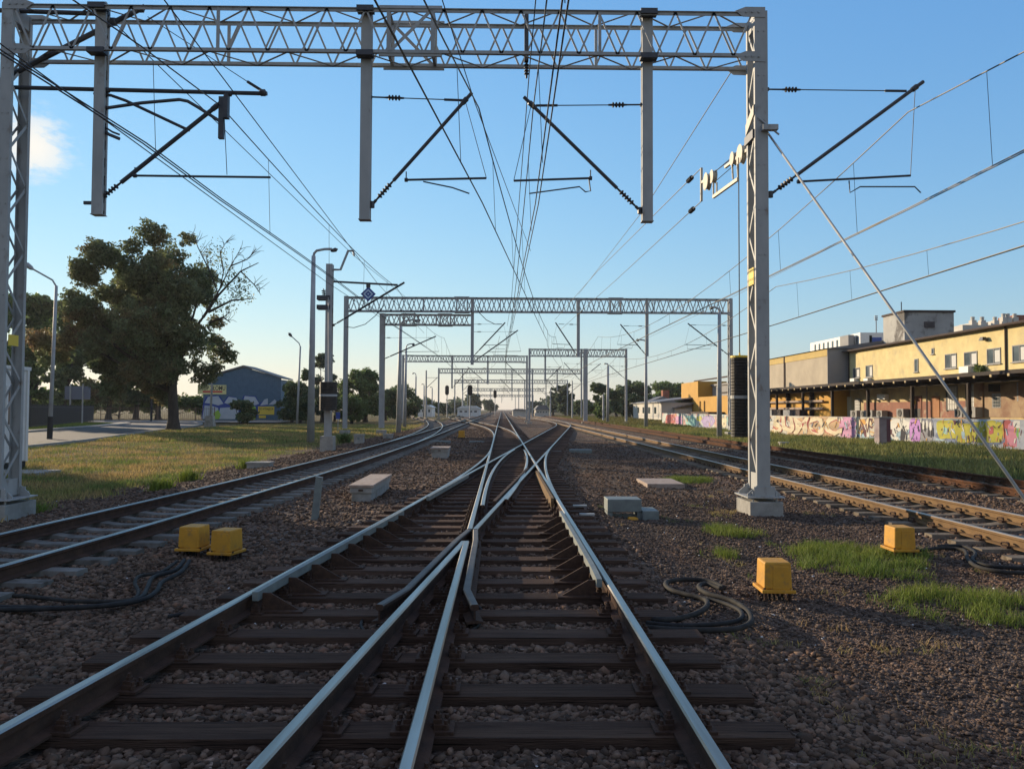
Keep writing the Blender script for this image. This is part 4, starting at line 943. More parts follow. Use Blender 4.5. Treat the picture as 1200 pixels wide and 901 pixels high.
# signals
def signal(label, px, base, y0, y1, pole_x=None):
    b = G(px, base, -.32); Y = b.y; g = thing('railway_signal', label, 'signal', b, 'distant railway signals')
    m = MB(); m.tube([(b.x, Y, -.4), (b.x, Y, P(px, y0, Y).z)], .11, 7); m.build('pole', galvfar, g)
    zt_, zb_ = P(px, y0, Y).z, P(px, y1, Y).z; m = MB(); n = 10; wd = .46
    o = [(b.x+wd*math.cos(t)*1, Y-.2, (zt_-wd)+wd*math.sin(t)) for t in np.linspace(0, math.pi, 7)] + [(b.x+wd*math.cos(t), Y-.2, (zb_+wd)+wd*math.sin(t)) for t in np.linspace(math.pi, 2*math.pi, 7)]
    m.prism(o, (0, .12, 0)); h = m.build('signal_head', ink, g)
    for k in range(3):
        z = zb_+(zt_-zb_)*(.22+.28*k); m = MB(); m.lathe((b.x, Y-.2, z), (0, -1, 0), [(0, .14), (.22, .14), (.22, .12), (.02, .11)], 10); m.build('lamp_hood', ink, h)
signal('left of three distant signals with dark oval heads', 523.7, 489, 451.5, 463)
signal('middle of three distant signals, standing on a white post', 550.7, 491.5, 451, 463.5)
signal('right of three distant signals, nearest the vanishing point', 580, 487.5, 457, 466.5)
# small blue plate on post by the second gantry
bs = thing('blue_plate_sign', 'small blue plate on a thin post beside the left leg of the widest gantry', 'sign', G(396, 505, -.36))
b = G(396, 505, -.36); m = MB(); m.tube([(b.x, b.y, -.4), (b.x, b.y, P(396, 485, b.y).z)], .03, 6); m.build('post', galvfar, bs)
m = MB(); m.bb(b.x-.19, b.x+.19, b.y-.06, b.y-.035, P(396, 491, b.y).z, P(396, 483, b.y).z); m.build('plate', bluesign, bs)
# ------------------------------------------------------------------ trackside things
def ybox(label, c, rz=0.0, w_=.29, h=.275, dp=.31):
    x, y = c[0], c[1]; zb = float(zg(x, y)); t = thing('junction_box', label, 'junction box', (x, y, zb), 'yellow trackside junction boxes')
    z0 = zb+.11; ca, sa = math.cos(rz), math.sin(rz); m = MB()
    m.box((x, y, z0+.02+h/2), (w_, dp, h), rz, 0, .94); m.build('cover', yellow, t, bevel=.016)
    m = MB(); m.box((x+ca*w_*.1, y+sa*w_*.1, z0+.012+h/2-.012), (w_*.62, dp*1.05, h-.03), rz, 0, .94); m.build('cover_rib', yellow, t, bevel=.01)
    m = MB(); m.box((x, y, z0), (w_*1.2, dp*1.2, .035), rz); m.build('flange', yellow, t, bevel=.006)
    m = MB()
    for sx in (-1, 1): m.lathe((x+sx*w_*.52*ca, y+sx*w_*.52*sa-dp*.5, z0+.016), (0, 0, 1), [(0, .014), (.014, .014), (.02, .008)], 6)
    for o_ in [m.build('bolt', iron, t)]: o_['kind'] = 'stuff'
    for sx in (-1, 1):
        for sy in (-1, 1):
            px_, py_ = sx*w_*.44, sy*dp*.4; MB().tube([(x+px_*ca-py_*sa, y+px_*sa+py_*ca, zb-.06), (x+px_*ca-py_*sa, y+px_*sa+py_*ca, z0)], .018, 6).build('leg', iron, t)
    for k in range(4): MB().tube([(x-.08+.05*k, y-.1, zb-.03), (x-.07+.045*k, y-.06, zb+.05), (x-.07+.045*k, y-.03, z0)], .013, 5).build('cable_tail', cablem, t)
    return t
p1 = G(222, 654, -.28); p2 = G(258, 655, -.28)
ybox('left one of the two yellow junction boxes side by side near the left track', (p1.x, p1.y+.15), -.12)
ybox('right one of the two yellow junction boxes side by side near the left track', (p2.x+.04, p2.y+.12), -.22)
p = G(912, 703, -.28); ybox('lone yellow junction box on gravel in front of the grass clumps', (p.x+.02, p.y+.18), -.05, .29, .275)
p = G(1060, 656, -.28); ybox('sunlit yellow junction box among grass beside the tan rails', (p.x+.04, p.y+.2), .0, .285, .28)
p = G(541, 514, -.3); ybox('small far yellow junction box beyond the concrete trunking', (p.x, p.y), 0, .42, .42, .4)
# point rods slab by the far box
def slab(name, label, cat_, x0, x1, y0, y1, zt, m_, grp=None):
    t = thing(name, label, cat_, ((x0+x1)/2, (y0+y1)/2, -.3), grp); z = float(zg((x0+x1)/2, (y0+y1)/2))
    m = MB(); m.bb(x0, x1, y0, y1, z-.05, zt); m.build('slab', m_, t, bevel=.012); return t
p = G(772, 567, -.28); s_ = slab('concrete_slab', 'flat weathered concrete cover slab on the gravel near the right column', 'concrete slab', 3.72, 4.68, 19.6, 21.2, -.2, conclid)
a, b = G(503, 519, -.28), G(575, 519, -.28); pr = thing('point_rod_cover', 'grey blue metal point rod covers lying beside the far yellow box', 'rod cover', a)
m = MB(); m.bb(a.x, a.x+1.2, a.y, a.y+.5, -.35, -.16); m.build('left_cover', greymetal, pr); m = MB(); m.bb(a.x+2.3, b.x, a.y, a.y+.5, -.35, -.18); m.build('right_cover', greymetal, pr)
a = G(668, 531, -.28); pr = thing('point_rod_cover', 'low grey blue rod cover beside the right slip rail', 'rod cover', a)
m = MB(); m.bb(a.x, a.x+1.0, a.y, a.y+.55, -.35, -.12); m.build('main_cover', greymetal, pr); m = MB(); m.bb(a.x-.9, a.x-.4, a.y-.2, a.y+.2, -.35, -.17); m.build('end_cover', greymetal, pr)
# concrete trunking boxes with lids
def trunk(label, x0, x1, y0, y1, zt, n):
    t = thing('cable_chamber', label, 'cable chamber', ((x0+x1)/2, y0, -.3), 'concrete cable chambers'); d = (y1-y0)/n
    m = MB(); m.bb(x0+.06, x1-.06, y0+.06, y1-.06, -.45, zt-.18); m.build('chamber_wall', conc, t, bevel=.01)
    m = MB(); m.bb(x0+.03, x1-.03, y0+.03, y1-.03, zt-.178, zt-.06); m.build('upper_ring', conc, t, bevel=.01)
    for k in range(n):
        m = MB(); m.bb(x0, x1, y0+k*d+.01, y0+(k+1)*d-.01, zt-.055, zt); l = m.build('lid', conclid, t, bevel=.008)
        m = MB(); m.bb((x0+x1)/2-.05, (x0+x1)/2+.05, y0+k*d-.002, y0+k*d+.006, zt-.13, zt-.09); m.build('lifting_loop', iron, l)
    return t
trunk('pale two lid concrete cable chamber on the ballast left of the crossing', -3.25, -2.72, 16.4, 19.2, .06, 2)
trunk('smaller single lid concrete cable chamber further along the ballast', -2.88, -2.12, 31.0, 32.4, .12, 1)
# steel marker post
p = G(368, 607, -.28); t = P(374, 560, p.y); mp_ = thing('marker_post', 'short leaning grey square post in the ballast beside the left track', 'post', p)
m = MB(); m.bar((p.x, p.y, -.45), (t.x, p.y+.02, t.z), .11, .11); m.build('post_body', greymetal, mp_); m = MB(); m.bar((t.x-.004, p.y+.02, t.z+.002), (t.x, p.y+.02, t.z+.02), .12, .12); m.build('cap', greymetal, mp_)
# point machine
t = thing('point_machine', 'grey green point machine with stepped housings right of the crossing', 'point machine', (2.2, 14.0, -.3))
px = lambda x: P(x, 590, 14.0).x
pzz = lambda y: P(735, y, 14.0).z
m = MB(); m.bb(px(712), px(752), 14.0, 14.5, pzz(600), pzz(585)); m.build('motor_housing', greymetal, t, bevel=.012)
m = MB(); m.bb(px(752), px(771), 13.9, 14.45, pzz(609), pzz(597.5)); m.build('side_housing', greymetal, t, bevel=.012)
for x in (712, 747): m = MB(); m.bb(px(x), px(x+6), 14.02, 14.4, pzz(614), pzz(600)-.002); m.build('leg', greymetal, t)
m = MB(); m.bb(px(718), px(747), 14.15, 14.25, pzz(608), pzz(604)); m.build('cross_rail', greymetal, t)
m = MB(); m.lathe((px(735), 13.95, pzz(608.5)), (1, 0, 0), [(0, .04), (.02, .06), (.15, .055), (.19, .03)], 10); m.build('yellow_plug', yellow, t)
m = MB(); m.bar((px(712), 14.2, pzz(606)), (1.1, 14.2, -.17), .05, .03); m.bar((px(712), 14.35, pzz(604)), (1.1, 14.45, -.15), .04, .03); m.build('point_rod', iron, t)
for k, y in enumerate((13.4, 14.6)): m = MB(); m.bb(1.36, 1.62, y-.05, y+.05, -.15, -.12); m.build('rod_plate', galv, t)
# small cabinets by the left track
def cabinet(label, a, b, w_, d, nm='trackside_cabinet'):
    p = G(*a, -.4); t = thing(nm, label, 'cabinet', p); zt_ = P(a[0], b, p.y).z
    m = MB(); m.bb(p.x-w_/2, p.x+w_/2, p.y, p.y+d, -.6, zt_-.06); m.build('body', conc, t, bevel=.012)
    m = MB(); m.bb(p.x-w_/2-.03, p.x+w_/2+.03, p.y-.03, p.y+d+.03, zt_-.058, zt_); m.build('lid', conc, t)
    m = MB(); m.bb(p.x-w_*.12, p.x+w_*.12, p.y-.01, p.y, zt_-.3, zt_-.16); m.build('label_plate', greymetal, t); return t
cabinet('small grey concrete cabinet between the lattice mast and short gantry column', (420, 521), 509, .52, .5)
cabinet('white concrete trough box near the base of the short gantry', (454, 515.5), 508.5, .6, .6)
cabinet('low pale concrete box at the ballast edge near the left verge', (302, 551), 541.5, .75, .5, 'cable_box')
cabinet('tiny white concrete block with wire on the grass behind the right column', (920, 523), 518, .45, .4, 'marker_block')
# cables
def cable(label, pts, r=.024, z=-.2, m_=cablem, smooth=3):
    P3 = [G(x, y, z) for x, y in pts]; P3 = [Vector((p.x, p.y, max(float(zg(p.x, p.y)), -.235)+r+.012)) for p in P3]
    out = []
    for i in range(len(P3)-1):
        p0, p1_, p2_, p3 = P3[max(i-1, 0)], P3[i], P3[i+1], P3[min(i+2, len(P3)-1)]
        for u in np.linspace(0, 1, 6, endpoint=False):
            out.append(.5*((2*p1_)+(p2_-p0)*u+(2*p0-5*p1_+4*p2_-p3)*u*u+(3*p1_-p0-3*p2_+p3)*u**3))
    out.append(P3[-1]); o = MB().tube(out, r, 8).build('cable', m_, smooth=True)
    return tag(o, label, 'cable', 'loose cables on the ballast')
cable('black cable looping from the left yellow boxes across the ballast, outermost', [(216, 656), (205, 668), (180, 676), (172, 690), (165, 700), (140, 707), (90, 712), (30, 712), (-30, 711)], .024)
cable('black cable from the left yellow boxes with a tight kink at its bend', [(222, 657), (212, 670), (190, 682), (184, 692), (168, 702), (130, 709), (60, 713), (-30, 715)], .024)
cable('grey cable curving beside the black ones near the left boxes', [(208, 657), (188, 670), (165, 674), (158, 682), (162, 694), (150, 703), (90, 704), (50, 700), (20, 698), (-20, 697)], .02, m_=cablegrey)
cable('short black cable crossing under the left running rail', [(197, 722), (215, 719), (240, 718), (262, 713)], .018)
cable('thick grey cable coil right of the right rail, outer loop', [(752, 735), (785, 738), (825, 739), (862, 737), (880, 729), (876, 716), (858, 704), (830, 696), (819, 688), (827, 684), (846, 690)], .026, m_=cablegrey)
cable('thick grey cable coil right of the right rail, inner loop', [(745, 722), (775, 727), (805, 723), (826, 713), (827, 703), (805, 697), (785, 691), (781, 683), (800, 679), (830, 681), (849, 689)], .026, m_=cablegrey)
cable('black cable lying just inside the right cable coil', [(757, 730), (795, 733), (838, 731), (866, 726), (868, 716), (850, 707), (828, 701)], .022)
cable('dusty cable from the sunlit yellow box curling toward the tan rails', [(1076, 645), (1105, 642), (1130, 645), (1134, 655), (1146, 664), (1175, 670), (1215, 672)], .024, m_=cablegrey)
cable('black cable beside the dusty one near the tan rails', [(1098, 640), (1128, 640), (1143, 648), (1140, 656), (1155, 662), (1185, 665), (1215, 666)], .024)
cable('thin jumper wire curling left of the crossing nose', [(486, 701), (455, 709), (433, 718), (423, 730), (430, 741), (446, 749)], .014, m_=cablegrey)
cable('thin jumper wire curling right of the crossing nose', [(553, 676), (545, 692), (556, 705), (566, 717), (562, 730), (548, 740), (533, 747)], .014, m_=cablegrey)

# ------------------------------------------------------------------ left side setting
def sheet(name, pts_l, pts_r, z, m_, kind='structure'):
    v = []; f = []
    for (a, b), (c, d) in zip(pts_l, pts_r): v += [(a, b, z), (c, d, z)]
    for i in range(len(pts_l)-1): f.append((2*i, 2*i+1, 2*i+3, 2*i+2))
    mb = MB(); mb.add(v, f); o = mb.build(name, m_); return tag(o, kind=kind)
rc = spline([(-10, -27), (30, -28.0), (45, -29.6), (60, -33.2), (75, -36.5), (90, -40), (104, -46), (112, -54)], 3.0)
rl, rr = offpath(rc, -4.0), offpath(rc, 4.2)
ZR = -.33
sheet('road', rl, rr, ZR, asphalt)
kl = offpath(rc, -4.05); kl2 = offpath(rc, -4.25)
m = MB()
for i in range(len(kl)-1): m.prism([(*kl[i], -.6), (*kl[i+1], -.6), (*kl2[i+1], -.6), (*kl2[i], -.6)], (0, 0, .6+ZR+.12))
tag(m.build('kerb', kerbm), kind='structure')
kl, kl2 = offpath(rc, 4.25), offpath(rc, 4.42); m = MB()
for i in range(len(kl)-1): m.prism([(*kl[i], -.6), (*kl[i+1], -.6), (*kl2[i+1], -.6), (*kl2[i], -.6)], (0, 0, .6+ZR+.05))
tag(m.build('kerb', kerbm), kind='structure')
sheet('pavement', offpath(rc, -6.3), offpath(rc, -4.28), ZR+.05, paving)
m = MB(); m.add([(-90, 106, ZR+.06), (-31, 106, ZR+.06), (-31, 119, ZR+.06), (-90, 119, ZR+.06)], [(0, 1, 2, 3)]); tag(m.build('forecourt', paving), kind='structure')
n = 26000; Y = 58+40*rng.uniform(0, 1, n); rcx = np.interp(Y, [p[1] for p in rc], [p[0] for p in rc]); X = rcx-6.5-rng.uniform(0, 9, n)
blades('grass', X, Y, rng.uniform(.06, .2, n), grassm, 'small green lawn between the bent road and the dark fence', wd=.02, lean=.9, Z=np.full(n, -.34))
m = MB(); m.add([(*p, -.335) for p in offpath(rc, -6.35)[14:]] + [(*p, -.335) for p in offpath(rc, -22)[14:][::-1]], [tuple(range(2*len(rc)-28))]); tag(m.build('lawn', drygrass), kind='structure')
# fences
def fence(label, pts, ztop, zbot, m_, step=.16, posts=2.5, name='bar_fence'):
    t = thing(name, label, 'fence', (*pts[0], zbot)); rails_ = MB(); bars = MB(); pp = MB()
    for (x0, y0), (x1, y1) in zip(pts[:-1], pts[1:]):
        L_ = math.hypot(x1-x0, y1-y0); n = int(L_/step)
        for z in (zbot+.25, ztop-.2): rails_.bar((x0, y0, z), (x1, y1, z), .05, .05)
        for i in range(n+1): u = i/n; bars.bar((x0+(x1-x0)*u, y0+(y1-y0)*u, zbot+.1), (x0+(x1-x0)*u, y0+(y1-y0)*u, ztop), .03, .03)
        k = int(L_/posts)
        for i in range(k+1):
            u = i/max(k, 1); mb = MB(); mb.bb(x0+(x1-x0)*u-.05, x0+(x1-x0)*u+.05, y0+(y1-y0)*u-.05, y0+(y1-y0)*u+.05, zbot-.2, ztop+.08); mb.build('post', m_, t)
    rails_.build('rail', m_, t); bars.build('bars', m_, t); return t
a, b = G(28, 503, -.34), G(109, 494, -.34)
fence('dark steel bar fence curving behind the blue sign panel on the left', [(a.x-8, a.y-14), (a.x, a.y), (b.x, b.y)], 1.9, -.34, fencem)
fence('low rusty tan bar fence running in front of the tree trunks', [(-72, 117), (-43.5, 117)], 1.75, -.28, fencetan, step=.3, posts=2.8)
# back of a traffic sign panel
c = G(95, 500, -.33); sp = thing('sign_panel', 'grey blue back of a large road sign on two pale posts by the dark fence', 'road sign', c)
Ysg = G(88, 496, -.33).y*.97
m = MB(); m.bb(P(76, 453, Ysg).x, P(106, 453, Ysg).x, Ysg, Ysg+.06, P(90, 468, Ysg).z, P(90, 452.5, Ysg).z); m.build('panel', signback, sp)
for x in (83, 97.5): m = MB(); m.tube([(P(x, 460, Ysg).x, Ysg-.1, -.4), (P(x, 460, Ysg).x, Ysg-.1, P(x, 450, Ysg).z)], .09, 7); m.build('post', galv, sp)
# white cabin
cz = -.42; cb = thing('site_cabin', 'white container cabin standing at the left edge behind the steel column', 'cabin', (-16, 25, cz)); 
cx1 = -16.5
z0, z1 = -.18, 2.95
m = MB(); m.bb(cx1-6, cx1, 24.5, 27, z0, z1); m.build('wall', white, cb, bevel=.02)
m = MB(); m.bb(cx1-6.05, cx1+.05, 24.45, 27.05, z1+.002, z1+.12); m.build('roof', white, cb)
for yy in (24.5, 25.2, 26.9): MB().bb(cx1+.002, cx1+.05, yy-.05, yy+.06, z0, z1).build('corner_post', white, cb)
w_ = MB().bb(cx1+.002, cx1+.02, 25.85, 26.55, 1.1, 2.35).build('window', glass, cb); m = MB()
m.bb(cx1+.002, cx1+.04, 25.78, 25.848, 1.05, 2.4); m.bb(cx1+.002, cx1+.04, 26.552, 26.62, 1.05, 2.4); m.bb(cx1+.002, cx1+.04, 25.848, 26.552, 2.352, 2.42); m.build('frame', whitep, w_)
w_ = MB().bb(cx1-2.6, cx1-1.7, 24.47, 24.498, 1.0, 2.2).build('window', glass, cb)
for x in (cx1-.25, cx1-3, cx1-5.8): m = MB(); m.bb(x-.2, x+.2, 24.5, 27, cz-.2, z0-.002); m.build('skid', ink, cb)
m = MB(); m.bb(cx1-.5, cx1+2.0, 24.2, 25.6, -.6, -.37); tag(m.build('doorstep_slab', conc), 'worn concrete step slab in the grass in front of the white cabin', 'concrete slab')

# ------------------------------------------------------------------ trees
def leaf_cloud(clumps, n, size, seed=0):
    """clumps: [(x, y, z, r)]; leaves crowd towards each clump's outer part"""
    r_ = np.random.default_rng(seed); c = np.array(clumps, float); wgt = c[:, 3]**2.4; wgt /= wgt.sum()
    k = r_.choice(len(c), n, p=wgt); d = r_.normal(size=(n, 3)); d /= np.linalg.norm(d, axis=1)[:, None]
    rad = c[k, 3]*r_.uniform(.15, 1, n)**.45
    rad *= (.82+.36*np.sin(d[:, 0]*5+k)*np.sin(d[:, 2]*6+2*k))
    p = c[k, :3]+d*rad[:, None]*np.array([1, 1, .85])
    a = r_.normal(size=(n, 3)); a /= np.linalg.norm(a, axis=1)[:, None]; b = np.cross(a, r_.normal(size=(n, 3))); b /= np.linalg.norm(b, axis=1)[:, None]
    s = size*r_.uniform(.55, 1.3, n)[:, None]
    v = np.stack([p-a*s, p+b*s*.5, p+a*s, p-b*s*.5], 1).reshape(-1, 3); f = np.arange(4*n).reshape(-1, 4); return v, f
def tree(name, label, base, h, tr, clumps, n, size, m_, seed=1, group=None, fork=.35, limbs=9, barkm=bark):
    t = thing(name, label, 'tree' if 'bush' not in name and 'shrub' not in name else 'bush', base, group)
    r_ = random.Random(seed); b = Vector(base); m = MB(); top = Vector((b.x+r_.uniform(-.3, .3), b.y, b.z+h*fork))
    m.tube([b-Vector((0, 0, .3)), b+Vector((0, 0, .25)), b+Vector((0, 0, .9)), b.lerp(top, .55)+Vector((r_.uniform(-.1, .1), 0, 0)), top], [tr*1.9, tr*1.35, tr*1.05, tr*.9, tr*.8], 10)
    for i, c in enumerate(sorted(clumps, key=lambda c: -c[3])[:limbs]):
        e = Vector(c[:3]); mid = top.lerp(e, .5)+Vector((r_.uniform(-.3, .3), 0, -.06*(e-top).length)); s0 = b.lerp(top, r_.uniform(.72, 1))
        m.tube([s0, mid, e], [tr*.5, tr*.3, tr*.1], 6)
        for q_ in range(3): m.tube([mid.lerp(e, .3*q_), mid.lerp(e, .3*q_)+Vector((r_.uniform(-1, 1), r_.uniform(-1, 1), r_.uniform(.1, 1)))*c[3]*.7], [tr*.15, tr*.04], 4)
    m.build('trunk', barkm, t, smooth=True)
    v, f = leaf_cloud(clumps, n, size, seed); np_mesh('crown', v, f, m_, t); return t
def auto_clumps(x, y, z0, z1, w_, n, seed, yw=None):
    r_ = random.Random(seed); out = []
    for i in range(int(n*1.8)):
        u = r_.uniform(0, 1); z = z0+(z1-z0)*u; prof = math.sin(math.pi*(.18+.74*u))**.7; R_ = w_/2*prof
        a = r_.uniform(0, 2*math.pi); rr_ = R_*r_.uniform(.2, .8); cr = r_.uniform(.11, .24)*w_*(.75+.25*prof)
        cr = min(cr, (z1-z0)*.3); z = min(max(z, z0+cr*.5), z1-cr*.8); out.append((x+math.cos(a)*rr_, y+math.sin(a)*rr_*(yw or 1), z, cr))
    return out
TB = G(203, 504, -.38); TY = TB.y; k_ = TY/900
cl = [(205, 288, 20), (188, 300, 21), (152, 312, 18), (133, 300, 9), (143, 306, 11), (120, 295, 7), (222, 318, 20), (180, 336, 32), (135, 348, 26), (103, 366, 20), (92, 396, 22), (140, 392, 33), (190, 388, 34), (228, 398, 25), (247, 413, 14), (108, 424, 20), (150, 430, 26), (200, 428, 30), (232, 438, 17), (165, 452, 17), (188, 462, 10), (226, 346, 18), (212, 362, 25), (124, 322, 11), (210, 274, 9), (236, 372, 11), (84, 420, 14), (116, 444, 12), (78, 380, 10), (250, 430, 10), (112, 342, 15), (118, 372, 20), (96, 384, 18), (165, 322, 20), (160, 362, 24), (205, 320, 20), (72, 404, 12), (64, 424, 10)]
rr2 = random.Random(4)
for i in range(52):
    t_, u_ = rr2.uniform(0, 6.283), rr2.uniform(.1, 1)**.5; cl.append((166+76*math.cos(t_)*u_, 378+80*math.sin(t_)*u_, rr2.uniform(12, 20)))
for i in range(60):
    (a1_, b1_, c1_), (a2_, b2_, c2_) = rr2.sample(cl[:38], 2)
    if math.hypot(a1_-a2_, b1_-b2_) < 75: u = rr2.uniform(.2, .8); cl.append((a1_+(a2_-a1_)*u+rr2.uniform(-6, 6), b1_+(b2_-b1_)*u+rr2.uniform(-6, 6), rr2.uniform(6, 15)))
for i in range(46):
    a1_, b1_, c1_ = rr2.choice(cl[:38]); t_ = rr2.uniform(0, 6.28); cl.append((a1_+math.cos(t_)*c1_*1.0, b1_+math.sin(t_)*c1_*1.0, rr2.uniform(4, 7)))
clw = [(P(a, b, TY).x, TY+rr2.uniform(-4.5, 4.5)*(1 if c > 10 else .7), P(a, b, TY).z, c*k_*1.08) for a, b, c in cl]
bt = tree('broadleaf_tree', 'large dark broadleaf tree with browning leaves and bare branches on its right side', TB, 15, .48, clw, 140000, .155, leafA, 3, fork=.30, limbs=18)
v, f = leaf_cloud([(P(a, b, TY).x, TY, P(a, b, TY).z, c*k_) for a, b, c in ((272, 330, 26), (250, 300, 22), (285, 345, 18), (262, 358, 20))], 900, .13, 6); np_mesh('thin_crown', v, f, leafA, bt)
m = MB(); rb = random.Random(8)
for pts in ([(216, 400), (238, 372), (258, 338), (262, 318)], [(238, 372), (256, 346), (282, 318), (303, 308)], [(256, 346), (246, 318), (240, 296)], [(258, 338), (270, 312), (283, 290)], [(282, 318), (298, 334), (306, 346)], [(262, 318), (258, 296), (266, 282)], [(246, 318), (232, 290), (226, 274)], [(244, 366), (272, 352), (296, 350)], [(246, 378), (262, 372), (270, 378)], [(270, 312), (290, 304), (300, 292)]):
    p3 = [P(a, b, TY+rb.uniform(-.4, .4)) for a, b in pts]; n_ = len(p3); big_ = .14 if pts[0][1] > 365 else .07
    m.tube(p3, [big_*(1-.75*i/(n_-1)) for i in range(n_)], 5)
    for i in range(10):
        u = rb.uniform(.3, 1)*(n_-1); i0 = min(int(u), n_-2); s0 = p3[i0].lerp(p3[i0+1], u-i0); e = s0+Vector((rb.uniform(-.6, 1.1), rb.uniform(-.5, .5), rb.uniform(-.2, 1.1)))
        m.tube([s0, s0.lerp(e, .5)+Vector((.1, 0, .1)), e], [.028, .02, .012], 4)
m.build('bare_branch', bark, bt)
# row of trees behind the tan fence and at the far left
for i, (px_, top, wpx, Y_, mm, nl) in enumerate([(34, 345, 75, 112, leafB, 9000), (-12, 330, 90, 100, leafB, 8000), (75, 352, 60, 128, leafC, 8000), (128, 372, 66, 131, leafA, 8000), (160, 380, 60, 134, leafC, 7000), (186, 392, 50, 136, leafC, 5000)]):
    x = P(px_, 450, Y_).x; w_ = wpx*Y_/900; zt_ = P(px_, top, Y_).z
    tree('broadleaf_tree', ['thick green tree left of the browning tree, behind the dark fence', 'green tree cut by the left edge of the view', 'dark tree right of the near left lamp post', 'brownish tree with a forked trunk behind the tan fence', 'second forked tree behind the tan fence', 'small dark tree close to the warehouse end of the tan fence'][i],
         (x, Y_, -.35), zt_, .42, auto_clumps(x, Y_, 2.6, zt_, w_, 16, 40+i, .8), int(nl*1.8), .34, mm, 50+i, 'row of trees behind the fences', fork=.24)
# bushes and trees around the warehouse
for i, (px_, bpx, top, wpx, Y_, mm, nl, nm, lb) in enumerate([
    (284, 497, 469, 36, 104, leafC, 5000, 'round_bush', 'round dark bush in front of the blue warehouse'),
    (352, 497, 432, 38, 112, leafC, 6000, 'dense_shrub', 'dark shrubs at the right corner of the warehouse'),
    (378, 497, 414, 40, 118, leafD, 4500, 'slender_tree', 'thin topped grey green tree behind the lattice mast'),
    (322, 497, 450, 30, 135, leafC, 3000, 'dense_shrub', 'dark shrub just behind the warehouse right wall'),
    (428, 497, 432, 62, 122, leafB, 8000, 'broadleaf_tree', 'rounded green tree between the widest gantry leg and the short gantry'),
    (412, 497, 462, 44, 108, leafB, 5000, 'dense_shrub', 'light green bush under the rounded tree by the gantry leg'),
    (392, 497, 446, 50, 128, leafC, 6000, 'dense_shrub', 'broad dark shrub mass behind the widest gantry left leg'),
    (342, 497, 446, 44, 116, leafC, 6000, 'dense_shrub', 'bulky dark bush against the right end of the warehouse'),
    (452, 495, 455, 46, 140, leafC, 5000, 'dense_shrub', 'dark bush mass right of the rounded tree behind the short gantry column'),
    (470, 494, 450, 50, 150, leafC, 5000, 'dense_shrub', 'dark bushes behind the lamp posts left of the branching track')]):
    b = P(px_, bpx, Y_); x = b.x; w_ = wpx*Y_/900; zt_ = P(px_, top, Y_).z
    tree(nm, lb, (x, Y_, -.35), zt_, .16 if 'bush' in nm or 'shrub' in nm else .3, auto_clumps(x, Y_, .1 if 'tree' not in nm else 1.0, zt_, w_, 13, 70+i), int(nl*2.2), .2, mm, 80+i, 'bushes and trees left of the line', fork=.2, limbs=6)
for i, (px_, w_, h_, Y_, lb) in enumerate([(20, 70, 4.5, 135, 'dark undergrowth behind the left part of the dark fence'), (78, 70, 5.5, 140, 'green undergrowth between the trunks left of the sign panel'), (140, 75, 4.0, 142, 'low green undergrowth behind the forked trunks'), (205, 60, 4.5, 140, 'green bushes right of the big trunk beside the warehouse'), (-40, 80, 8, 130, 'bushes at the far left end of the fence')]):
    x = P(px_, 450, Y_).x; cw = w_*Y_/900; r_ = random.Random(400+i)
    cs = [(x+r_.uniform(-.5, .5)*cw, Y_+r_.uniform(-2, 2), r_.uniform(.3, .75)*h_, r_.uniform(.25, .4)*h_) for k in range(16)]
    tree('dense_shrub', lb, (x, Y_, -.35), h_, .12, cs, 7000, .26, (leafC, leafB)[i % 2], 420+i, 'undergrowth behind the left fences', fork=.15, limbs=5)
# small weeds near the ballast edge
def weed(label, px_, py_, h, n, m_=leafB):
    b = G(px_, py_, -.36); r_ = np.random.default_rng(int(px_)); n *= 6
    X = b.x+r_.normal(0, .13, n); Y = b.y+r_.normal(0, .13, n); o = blades('weed', X, Y, r_.uniform(.25, 1, n)*h, m_, label, wd=.008, lean=1.0); del o['kind']; o['category'] = 'weed'; return o
weed('small yellow green weed clump where ballast meets the left verge', 188, 573, .34, 70, grassm)
weed('taller thin weed further along the ballast edge', 221, 560, .4, 50, grassm)
weed('little weed beside the concrete foot of the left column', 38, 596, .22, 50, grassm)
weed('weed tuft next to the low pale concrete box', 290, 548, .4, 50, grassm)
weed('dark weed at the foot of the widest gantry left leg', 403, 518, .7, 90)

# ------------------------------------------------------------------ blue warehouse
WY = 124.0; wx0, wx1 = P(238, 480, WY).x, P(329, 480, WY).x; wz = -.3
ez, pk = P(335, 443.5, WY).z, P(287, 429.5, WY).z; xm = P(286, 440, WY).x
wh = thing('warehouse', 'blue corrugated warehouse with low gable, painted white lettering and small yellow signs', 'warehouse', (xm, WY, wz))
m = MB(); nn = int((wx1-wx0)/.3)
for i in range(nn):     # ribbed sheet gable
    for j, (u0, u1, dy) in enumerate(((0, .6, 0), (.6, 1, -.05))):
        a, b = wx0+(wx1-wx0)*(i+u0)/nn, wx0+(wx1-wx0)*(i+u1)/nn
        za = pk-(pk-ez)*abs(a-xm)/max(xm-wx0, wx1-xm); zb_ = pk-(pk-ez)*abs(b-xm)/max(xm-wx0, wx1-xm)
        m.prism([(a, WY+dy, wz), (b, WY+dy, wz), (b, WY+dy, zb_-.1), (a, WY+dy, za-.1)], (0, .12-dy, 0))
m.bb(wx0, wx0+.15, WY+.13, WY+5, wz, ez-.2); m.bb(wx1-.15, wx1, WY+.13, WY+5, wz, ez-.2)
m.build('wall', corrug, wh)
m = MB(); zl = pk-(pk-ez)*(xm-wx0)/max(xm-wx0, wx1-xm)
